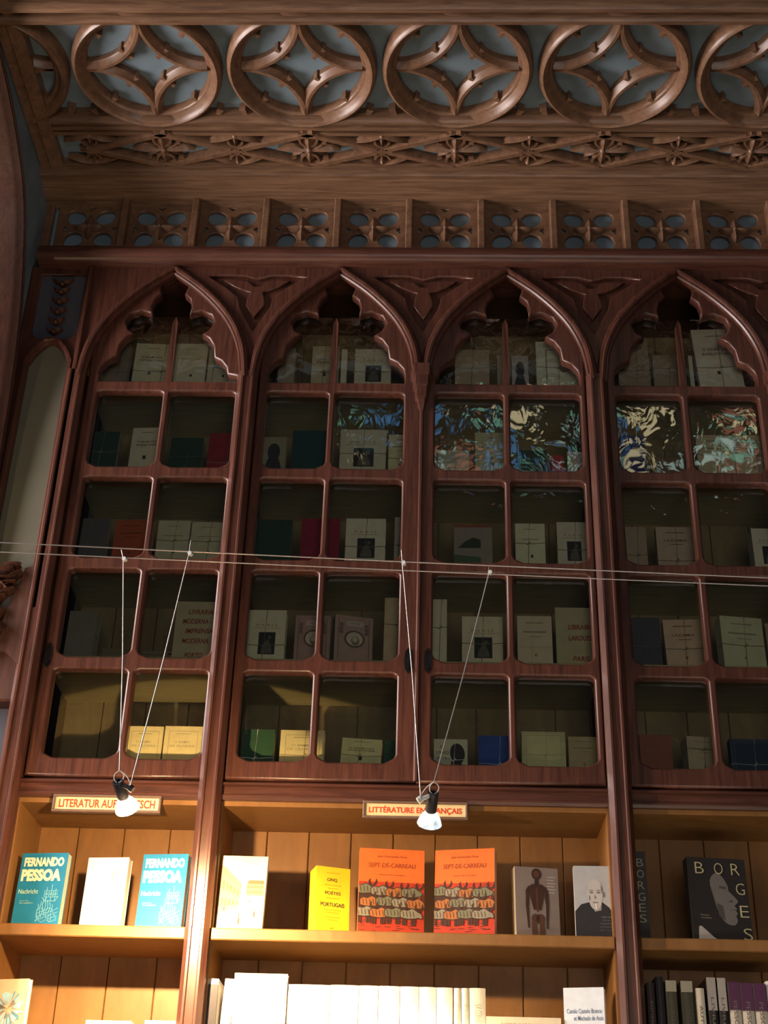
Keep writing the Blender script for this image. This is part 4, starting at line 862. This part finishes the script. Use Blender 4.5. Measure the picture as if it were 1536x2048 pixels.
def a_man(A, w_, h_):
    m_ = A.part('picture', [paper((.36, .38, .40)), paper((.02, .02, .024)), paper((.42, .41, .40)), paper((.14, .13, .13)), paper((.8, .8, .78)), paper((.26, .25, .25))])
    m_.box(-w_*.5, w_*.5, -.0005, 0, 0, h_); m_.cur = 1
    m_.poly([(-w_*.5, 0), (w_*.5, 0), (w_*.5, h_*.28), (w_*.36, h_*.42), (w_*.20, h_*.49), (-w_*.14, h_*.49), (-w_*.34, h_*.46), (-w_*.5, h_*.36)], -.0008)
    m_.cur = 5; m_.ell(w_*.24, h_*.60, .004, .009, -.0010); m_.poly([(-w_*.10, h_*.50), (w_*.18, h_*.50), (w_*.16, h_*.38), (0, h_*.36)], -.0009)
    m_.cur = 3; m_.ell(w_*.23, h_*.60, w_*.03, h_*.04, -.00105); m_.cur = 2; m_.poly(catmull([(-w_*.17, h_*.66), (-w_*.15, h_*.54), (-w_*.09, h_*.43), (w_*.03, h_*.38), (w_*.14, h_*.43), (w_*.20, h_*.54), (w_*.22, h_*.68), (w_*.16, h_*.775), (w_*.03, h_*.81), (-w_*.10, h_*.775)], 4, True), -.0011)
    m_.cur = 3
    for x in (-.07, .11): m_.ell(x*w_, h_*.625, w_*.05, h_*.013, -.0014); m_.ell(x*w_, h_*.655, w_*.06, h_*.006, -.0014)
    m_.poly([(w_*.01, h_*.60), (w_*.05, h_*.545), (w_*.0, h_*.54)], -.0014); m_.ell(w_*.02, h_*.485, w_*.07, h_*.010, -.0014); m_.ell(-w_*.12, h_*.55, .0015, .008, -.0013); m_.poly([(w_*.17, h_*.74), (w_*.22, h_*.68), (w_*.20, h_*.60), (w_*.18, h_*.64)], -.0013)
    m_.cur = 4; m_.poly([(w_*.02, h_*.48), (w_*.045, h_*.48), (w_*.05, h_*.40), (w_*.03, h_*.40)], -.0017)
    q_ = A.part('subtitle', paper((.30, .30, .31)))
    for i, (s_, ww) in enumerate((('mais une', .26), ('libre,', .18), ('conversation', .34), ('avec antonio', .34), ('lobo antunes', .34))): put_text(q_, s_, w_*.28, h_*(.29-.045*i), w_*ww, h_*.026)
openbook(1147, 1225, 1730, 'paperback with a grey photo of a bald smoking man, at the second tall post', .030, (.4, .42, .44), a_man, yaw=.03)
def a_borg(A, w_, h_):
    m_ = A.part('picture', [paper((.16, .15, .145)), paper((.075, .07, .068)), paper((.42, .40, .38))]); y = -.0007
    m_.poly(catmull([(-w_*.02, h_*.82), (-w_*.14, h_*.72), (-w_*.10, h_*.52), (-w_*.04, h_*.34), (w_*.06, h_*.22), (w_*.20, h_*.19), (w_*.27, h_*.24), (w_*.255, h_*.30), (w_*.285, h_*.335), (w_*.26, h_*.36), (w_*.28, h_*.39), (w_*.245, h_*.425), (w_*.31, h_*.475), (w_*.26, h_*.53), (w_*.17, h_*.60), (w_*.16, h_*.66), (w_*.09, h_*.76)], 3, True), y)
    m_.cur = 1; m_.poly([(w_*.02, h_*.66), (w_*.13, h_*.645), (w_*.11, h_*.62), (w_*.0, h_*.63)], y-.0004); m_.poly([(w_*.14, h_*.37), (w_*.27, h_*.385), (w_*.26, h_*.37)], y-.0004); m_.poly([(w_*.14, h_*.47), (w_*.22, h_*.50), (w_*.20, h_*.46)], y-.0004)
    m_.poly([(-w_*.06, h_*.45), (w_*.04, h_*.42), (w_*.06, h_*.24), (-w_*.04, h_*.30)], y-.0003)
    m_.cur = 2; m_.poly([(-w_*.40, h_*.16), (-w_*.36, h_*.17), (-w_*.16, h_*.04), (-w_*.08, 0.001), (-w_*.42, 0.001)], y-.0003)
    for (s_, x, z) in (('B', -.30, .87), ('O', .03, .87), ('R', .32, .87), ('G', .37, .63), ('E', .40, .36), ('S', .42, .09)): p = A.part('letter', paper((.50, .46, .26))); put_text(p, s_, w_*x, h_*z, w_*.15, h_*.14, -.0014, off=-.012)
    q_ = A.part('subtitle', paper((.3, .28, .18))); put_text(q_, 'Poesia', -w_*.28, h_*.30, w_*.14, h_*.02); put_text(q_, 'completa', -w_*.26, h_*.265, w_*.18, h_*.022)
openbook(1374, 1492, 1714, 'black paperback with a face in profile and spaced gold capitals, right bookcase', .040, (.022, .02, .02), a_borg, spine=(.03, .028, .028), yaw=-.12)
def a_borgr(A, w_, h_):
    for (s_, z) in (('B', .87), ('O', .74), ('R', .61), ('G', .48), ('E', .36), ('S', .24)): p = A.part('letter', paper((.36, .34, .22))); put_text(p, s_, w_*.05, h_*z, w_*.5, h_*.09, -.0009, off=-.01)
openbook(1263, 1290, 1700, 'black paperback with gold capitals half hidden behind the second tall post', .030, (.05, .045, .045), a_borgr, yaw=.10, Y=3.93)
def stand(label, px, py):
    a = P(px, py, 3.985); r_ = tag(empty('book_stand', (a.x, 3.985, OZ)), label, 'stand'); m_ = MB()
    m_.add([(-.03, 0, 0), (.03, 0, 0), (.03, .06, 0), (-.03, .06, 0), (-.03, 0, .004), (.03, 0, .014), (.03, .06, .030), (-.03, .06, .012)], [(0, 3, 2, 1), (4, 5, 6, 7), (0, 1, 5, 4), (1, 2, 6, 5), (2, 3, 7, 6), (3, 0, 4, 7)]); build(m_, 'wedge', paper((.25, .62, .03)), r_, world=False)
stand('small lime green book wedge peeking out beside the left teal paperback', 140, 1846); stand('small lime green book wedge peeking out right of the pale cream paperback', 258, 1842)

# ---- open shelf, lower row (tops only in view)
LZ = LOWT[2]+.0004
def low(x0, x1, ytop, label, t, col, art=None, spine=None, yaw=0, Y=3.915, lean=.0, group='books on the lower open shelf', **kw):
    return openbook(x0, x1, ytop, label, t, col, art, spine, yaw, lean, group, Y, LZ, **kw)
def a_flower(A, w_, h_):
    m_ = A.part('picture', [paper((.30, .52, .60)), paper((.10, .26, .36)), paper((.45, .36, .28)), paper((.14, .09, .06))]); rr = random.Random(8); cx, cz = w_*.02, h_*.62
    for i in range(60):
        a = 2*PI*i/60; L = .042+rr.uniform(-.006, .006); m_.cur = rr.choice((0, 0, 1, 2)); m_.poly([(cx+.010*math.cos(a-.05), cz+.010*math.sin(a-.05)), (cx+L*math.cos(a-.06), cz+L*math.sin(a-.06)), (cx+(L+.004)*math.cos(a), cz+(L+.004)*math.sin(a)), (cx+L*math.cos(a+.05), cz+L*math.sin(a+.05))], -.0007-.00001*i)
    m_.cur = 3
    for i in range(14): a = rr.uniform(0, 6.28); m_.poly([(cx, cz), (cx+.026*math.cos(a), cz+.026*math.sin(a)), (cx+.026*math.cos(a+.07), cz+.026*math.sin(a+.07))], -.0016)
low(-16, 62, 1958, 'book with a pale blue flower cover, far left of the lower open shelf', .02, (.56, .40, .26), a_flower, yaw=.25, pages=(.85, .82, .72))
low(172, 264, 2041, 'pale book whose top edge just shows left of centre in the leftmost open bay', .03, (.82, .76, .60))
low(290, 352, 2041, 'pale book whose top edge just shows beside the first tall post', .03, (.80, .74, .58))
def spine_book(x0, x1, ytop, label, col, band=None, txt=None, depth=.13, group='spines on the lower open shelf', roll_=0, tc=(.15, .13, .12), Y=3.915):
    a, b = P(x0, ytop, Y), P(x1, ytop, Y); w_ = b.x-a.x; h_ = (a.z+b.z)/2-LZ; rt = tag(empty('book', ((a.x+b.x)/2, Y, LZ)), label, 'book', group); rt.rotation_euler = (0, roll_, 0)
    m_ = MB(); n = 6; pts = [(-w_/2+w_*i/n, -.004*math.sin(PI*i/n)) for i in range(n+1)]
    vs = [(x, y+.004, 0) for x, y in pts]+[(x, y+.004, h_) for x, y in pts]; fs = [(i, i+1, n+2+i, n+1+i) for i in range(n)]; m_.add(vs, fs)
    m_.box(-w_/2, -w_/2+.0012, .004, depth, 0, h_); m_.box(w_/2-.0012, w_/2, .004, depth, 0, h_); build(m_, 'cover', paper(col, .3), rt, world=False)
    m_ = MB(); m_.box(-w_/2+.0012, w_/2-.0012, .0045, depth-.003, .001, h_-.003); build(m_, 'page_block', paper(PAGE), rt, world=False)
    if band:
        m_ = MB(); z0, z1, c2 = band; m_.box(-w_*.48, w_*.48, -.0012, .003, h_*z0, h_*z1); build(m_, 'spine_band', paper(c2, .3), rt, world=False)
    if txt:
        m_ = MB(); put_text(m_, txt, 0, 0, h_*.35, w_*.35, -.0018)
        m_.v = [(z, -.0018, -x+h_*.62) for (x, y, z) in m_.v]; m_.f = [f[::-1] for f in m_.f] if False else m_.f; build(m_, 'spine_title', paper(tc), rt, world=False)
    return rt
spine_book(417, 438, 1957, 'white and black glossy book spine, first from the left in the middle bay', (.62, .60, .58), (0, .93, (.05, .045, .05)), roll_=0)
spine_book(444, 464, 1957, 'white glossy book spine, second from the left in the middle bay', (.72, .70, .66), roll_=.04)
def a_pink(A, w_, h_):
    m_ = A.part('picture', [paper((.55, .36, .32)), paper((.62, .50, .38))]); m_.box(-w_*.5, w_*.5, -.0007, 0, h_*.12, h_*.46); m_.cur = 1; m_.box(-w_*.5, w_*.5, -.0009, 0, h_*.46, h_*.49)
low(470, 576, 1947, 'large pale paperback with a pink lower picture, next to the white volumes', .03, (.82, .78, .70), a_pink)
W0 = (.84, .82, .74); xs = [577, 661, 718, 757, 800, 838, 873, 906]
for i in range(7):
    spine_book(xs[i]+.5, xs[i+1]-.5, 1969+i, 'white volume, %s of the blank white run in the middle bay' % ('first from the left', 'second from the left', 'third from the left', 'middle one', 'third from the right', 'second from the right', 'last at the right')[i], W0, group='blank white volumes on the lower open shelf')
for i, (a, b) in enumerate(((908, 922), (923, 938), (939, 971))):
    spine_book(a, b, 1976, 'cream spine with faint lettering, %s of the slim three after the white volumes' % ('left', 'middle', 'right')[i], (.80, .76, .60), txt='LA COLLECTION' if i == 2 else 'POESIE', tc=(.5, .46, .3), group='slim cream spines on the lower open shelf')
# a book lying flat on others
a, b = P(974, 2034, 3.92), P(1124, 2034, 3.92)
zt = (a.z+b.z)/2; nst = 3; hh = (zt-LZ)/nst
for i in range(nst):
    z0 = LZ+i*hh; e = (0, .004, -.003)[i]; r_ = tag(empty('book', ((a.x+b.x)/2+e, 3.92, z0)), 'cream book lying flat, %s of the stack of three left of the blue-white paperback' % ('bottom', 'middle', 'top')[i], 'book', 'books lying flat on the lower open shelf')
    w_ = (b.x-a.x)/2; m_ = MB(); m_.box(-w_, w_, 0, .13, 0, .0015); m_.box(-w_, w_, 0, .13, hh-.0018, hh-.0004); m_.box(-w_, w_, 0, .0015, .0015, hh-.0018); build(m_, 'cover', paper((.78, .70, .50)), r_, world=False)
    m_ = MB(); m_.box(-w_+.001, w_-.001, .002, .128, .0016, hh-.0019); build(m_, 'page_block', paper(PAGE), r_, world=False)
    m_ = MB(); put_text(m_, 'PHOTOGRAPHIES DU MONDE', 0, hh*.5, w_*1.2, hh*.3, -.0005); build(m_, 'spine_title', paper((.45, .38, .25)), r_, world=False)
def a_cast(A, w_, h_):
    p = A.part('title', paper((.10, .14, .24))); put_text(p, 'Camilo Castelo Branco', w_*.0, h_*.72, w_*.86, h_*.055, off=.004); put_text(p, 'et Machado de Assis', w_*.10, h_*.635, w_*.72, h_*.055, off=.004); put_text(p, '12 rue', w_*.18, h_*.52, w_*.2, h_*.05)
    m_ = A.part('picture', [paper((.03, .03, .05)), paper((.30, .20, .18))]); m_.ell(w_*.34, h_*.44, .010, .009, -.0009); m_.ell(-w_*.1, h_*.40, .012, .012, -.0009); m_.cur = 1; m_.ell(w_*.34, h_*.43, .005, .006, -.0013)
low(1127, 1206, 1975, 'blue-white paperback with a two-line name title at the second tall post', .035, (.66, .74, .82), a_cast, yaw=.22)
BK = (.03, .028, .03)
for (x0, x1, yt, col, band, tx, lab) in ((1293, 1308, 1965, (.05, .035, .03), None, 'ROMANCE', 'dark brown spine right beside the second tall post'),
    (1311, 1326, 1953, BK, (.0, .5, (.12, .11, .10)), None, 'glossy black spine, leftmost of the black ones'),
    (1330, 1352, 1961, (.10, .09, .06), (.88, 1, (.50, .46, .34)), 'CONTOS', 'glossy dark olive spine with a beige cap, left one'),
    (1360, 1384, 1962, (.10, .09, .06), (.88, 1, (.52, .48, .36)), 'CONTOS', 'glossy dark olive spine with a beige cap, right one'),
    (1391, 1408, 1976, (.70, .66, .55), None, 'AUTOR', 'plain cream spine between dark glossy ones'),
    (1412, 1430, 1955, BK, (.66, 1, (.34, .33, .31)), 'LIVRO', 'black and silver glossy spine, left one'),
    (1433, 1450, 1956, BK, (.66, 1, (.36, .34, .32)), 'LIVRO', 'black and silver glossy spine, right one'),
    (1455, 1478, 1964, (.60, .55, .46), (.70, 1, (.09, .03, .075)), 'PESSOA', 'cream spine with purple head, left one of three'),
    (1480, 1504, 1966, (.60, .55, .46), (.70, 1, (.09, .03, .075)), 'PESSOA', 'cream spine with purple head, middle one of three'),
    (1506, 1530, 1967, (.60, .55, .46), (.70, 1, (.09, .03, .075)), 'PESSOA', 'cream spine with purple head, right one of three'),
    (1532, 1556, 1962, (.66, .62, .6), None, None, 'white spine cut by the right edge of the photo')):
    spine_book(x0, x1, yt, lab+' on the lower open shelf', col, band, tx, group='spines in the right open bay')

# ================================================================== SHELF SIGNS
def sign(label, x0, x1, y0, y1, text):
    Y = 3.868; a, b = P(x0, y0, Y), P(x1, y1, Y); w_ = b.x-a.x; zt = P((x0+x1)/2, y0, Y).z; zb = P((x0+x1)/2, y1, Y).z; h_ = zt-zb
    r_ = tag(empty('shelf_sign', ((a.x+b.x)/2, Y, zb)), label, 'sign', 'wooden shelf signs')
    f = .0075; m_ = MB()
    for (xa, xb, za, zc_) in ((-w_/2, w_/2, 0, f), (-w_/2, w_/2, h_-f, h_), (-w_/2, -w_/2+f, f, h_-f), (w_/2-f, w_/2, f, h_-f)): m_.cbox(xa, xb, 0, .018, za, zc_, .002)
    build(m_, 'frame', plain('sign_frame_brown', (.16, .10, .07), .5), r_, world=False)
    m_ = MB(); m_.box(-w_/2+f, w_/2-f, .006, .016, f, h_-f); build(m_, 'face', paper((.74, .60, .33), .5), r_, world=False)
    m_ = MB(); put_text(m_, text, 0, h_/2, (w_-2*f)*.93, (h_-2*f)*.68, .0052, off=.022); build(m_, 'lettering', paper((.62, .045, .012)), r_, world=False)
    m_ = MB(); m_.box(-w_*.3, -w_*.27, .018, .03, h_*.5, h_); m_.box(w_*.27, w_*.3, .018, .03, h_*.5, h_); build(m_, 'bracket', iron, r_, world=False)
sign('cream sign with red German words in a brown frame, above the leftmost open bay', 107, 320, 1589, 1624, 'LITERATUR AUF DEUTSCH')
sign('cream sign with red French words in a brown frame, above the middle open bay', 726, 936, 1602, 1637, 'LITTÉRATURE EN FRANÇAIS')

# ================================================================== CABLES AND SPOTLIGHTS
YU, YL_ = 3.25, 3.34
def cable(label, pa, pb, Y):
    a, b = P(*pa, Y), P(*pb, Y); d = (b-a); a2, b2 = a-d*.12, b+d*.12
    r_ = tag(empty('tension_cable', a2), label, 'cable', 'pair of taut cables'); m_ = MB(); m_.tube([a2, a, (a+b)/2+Vector((0, 0, -.002)), b, b2], .0017, 8); build(m_, 'strand', cable_m, r_, 60); return r_
cable('upper of the two taut silver cables crossing the glazed doors', (0, 1085), (1536, 1156), YU)
cable('lower of the two taut silver cables crossing the glazed doors', (0, 1104), (1536, 1172), YL_)
def spotlight(i, label, r1, r2, hot):
    o, ax = LAMP[i]; top = o-ax*.062
    r_ = tag(empty('spotlight', tuple(top)), label, 'spotlight', 'small spotlights hung on the cables')
    m_ = MB(); m_.lathe([(.0085, .012), (.0100, 0), (.0138, 0), (.0142, .004), (.0142, .048), (.0125, .053), (.0001, .053)], top, ax); build(m_, 'lamp_holder', black, r_, 35)
    m_ = MB(); m_.lathe([(.0001, .0005), (.0095, .0005)], top+ax*.011, ax); build(m_, 'holder_socket', iron, r_)
    m_ = MB(); m_.lathe([(.012, .048), (.0145, .053), (.021, .062), (.0265, .072), (.0295, .082), (.0305, .085), (.0290, .086), (.0275, .082), (.0245, .073), (.019, .064), (.013, .056)], top, ax, 32); rf = build(m_, 'reflector', bulb_hot if hot else bulb_cool, r_, 40)
    m_ = MB(); m_.lathe([(.0001, .064), (.006, .066), (.008, .072), (.006, .078), (.0001, .080)], top, ax, 12); build(m_, 'bulb', bulb_core, rf, 60)
    kx = .022 if hot else -.020; kn = top+Vector((kx, -.002, -.012)); m_ = MB(); m_.tube([top+Vector((kx*.4, 0, -.008)), kn+Vector((kx*.5, 0, -.006))], .0055, 10); m_.tube([kn+Vector((kx*.45, 0, -.004)), kn+Vector((kx*.85, 0, -.010))], .0085, 10); build(m_, 'clamp_knob', black if hot else clearp, r_, 40)
    tp = top+Vector((.002, -.004, .026)); m_ = MB()
    for (sx, sy) in ((-.008, -.004), (.010, .002)):
        m_.tube(catmull([tp, tp+Vector((sx*1.1, sy, -.010)), top+Vector((sx*1.1, sy, .004)), top+Vector((sx*.2, 0, -.004))], 4), .0012, 6)
    m_.tube(catmull([tp, tp+Vector((kx*.8, 0, -.012)), kn+Vector((kx*.4, 0, .008)), kn+Vector((kx*.3, 0, 0))], 4), .0012, 6); build(m_, 'wire_loop', wirew, r_, 50)
    for (ptop, pcon, Y, end) in ((*r1, tp), (*r2, kn+Vector((kx*.5, 0, 0)))):
        a = P(*ptop, Y); c = P(*pcon, Y); m_ = MB(); mid = (c+end)/2+Vector((.003, 0, 0)); m_.tube([a, c, mid, end], .0016, 8); rd = build(m_, 'support_rod', cable_m, r_, 60)
        m_ = MB(); m_.lathe([(.0001, -.006), (.006, -.006), (.0065, 0), (.006, .006), (.0001, .006)], c+Vector((.004, -.002, 0)), (.3, 1, .1), 10); build(m_, 'cable_clamp', clearp, rd, 40)
spotlight(1, 'glowing black spotlight hanging in front of the sign with German words', ((243, 1100), (247, 1119), YL_), ((382, 1081), (378, 1108), YU), True)
spotlight(2, 'black spotlight with ribbed glass reflector hanging in front of the sign with French words', ((978, 1133), (978, 1146), YL_), ((803, 1100), (805, 1127), YU), False)

# ================================================================== SKYLIGHT behind the viewer (seen mirrored in the panes)
mb = MB(); mb.box(-.6, 2.9, -1.1, .0, 7.0, 7.02); wn = tag(build(mb, 'window_1', stained), kind='structure')
mb = MB()
for x in [-.6+i*.5 for i in range(8)]: mb.box(x-.02, x+.02, -1.1, .0, 6.96, 7.0)
for y in (-1.1, -.55, .0): mb.box(-.6, 2.9, y-.02, y+.02, 6.96, 7.0)
build(mb, 'window_frame', oak_h, wn)
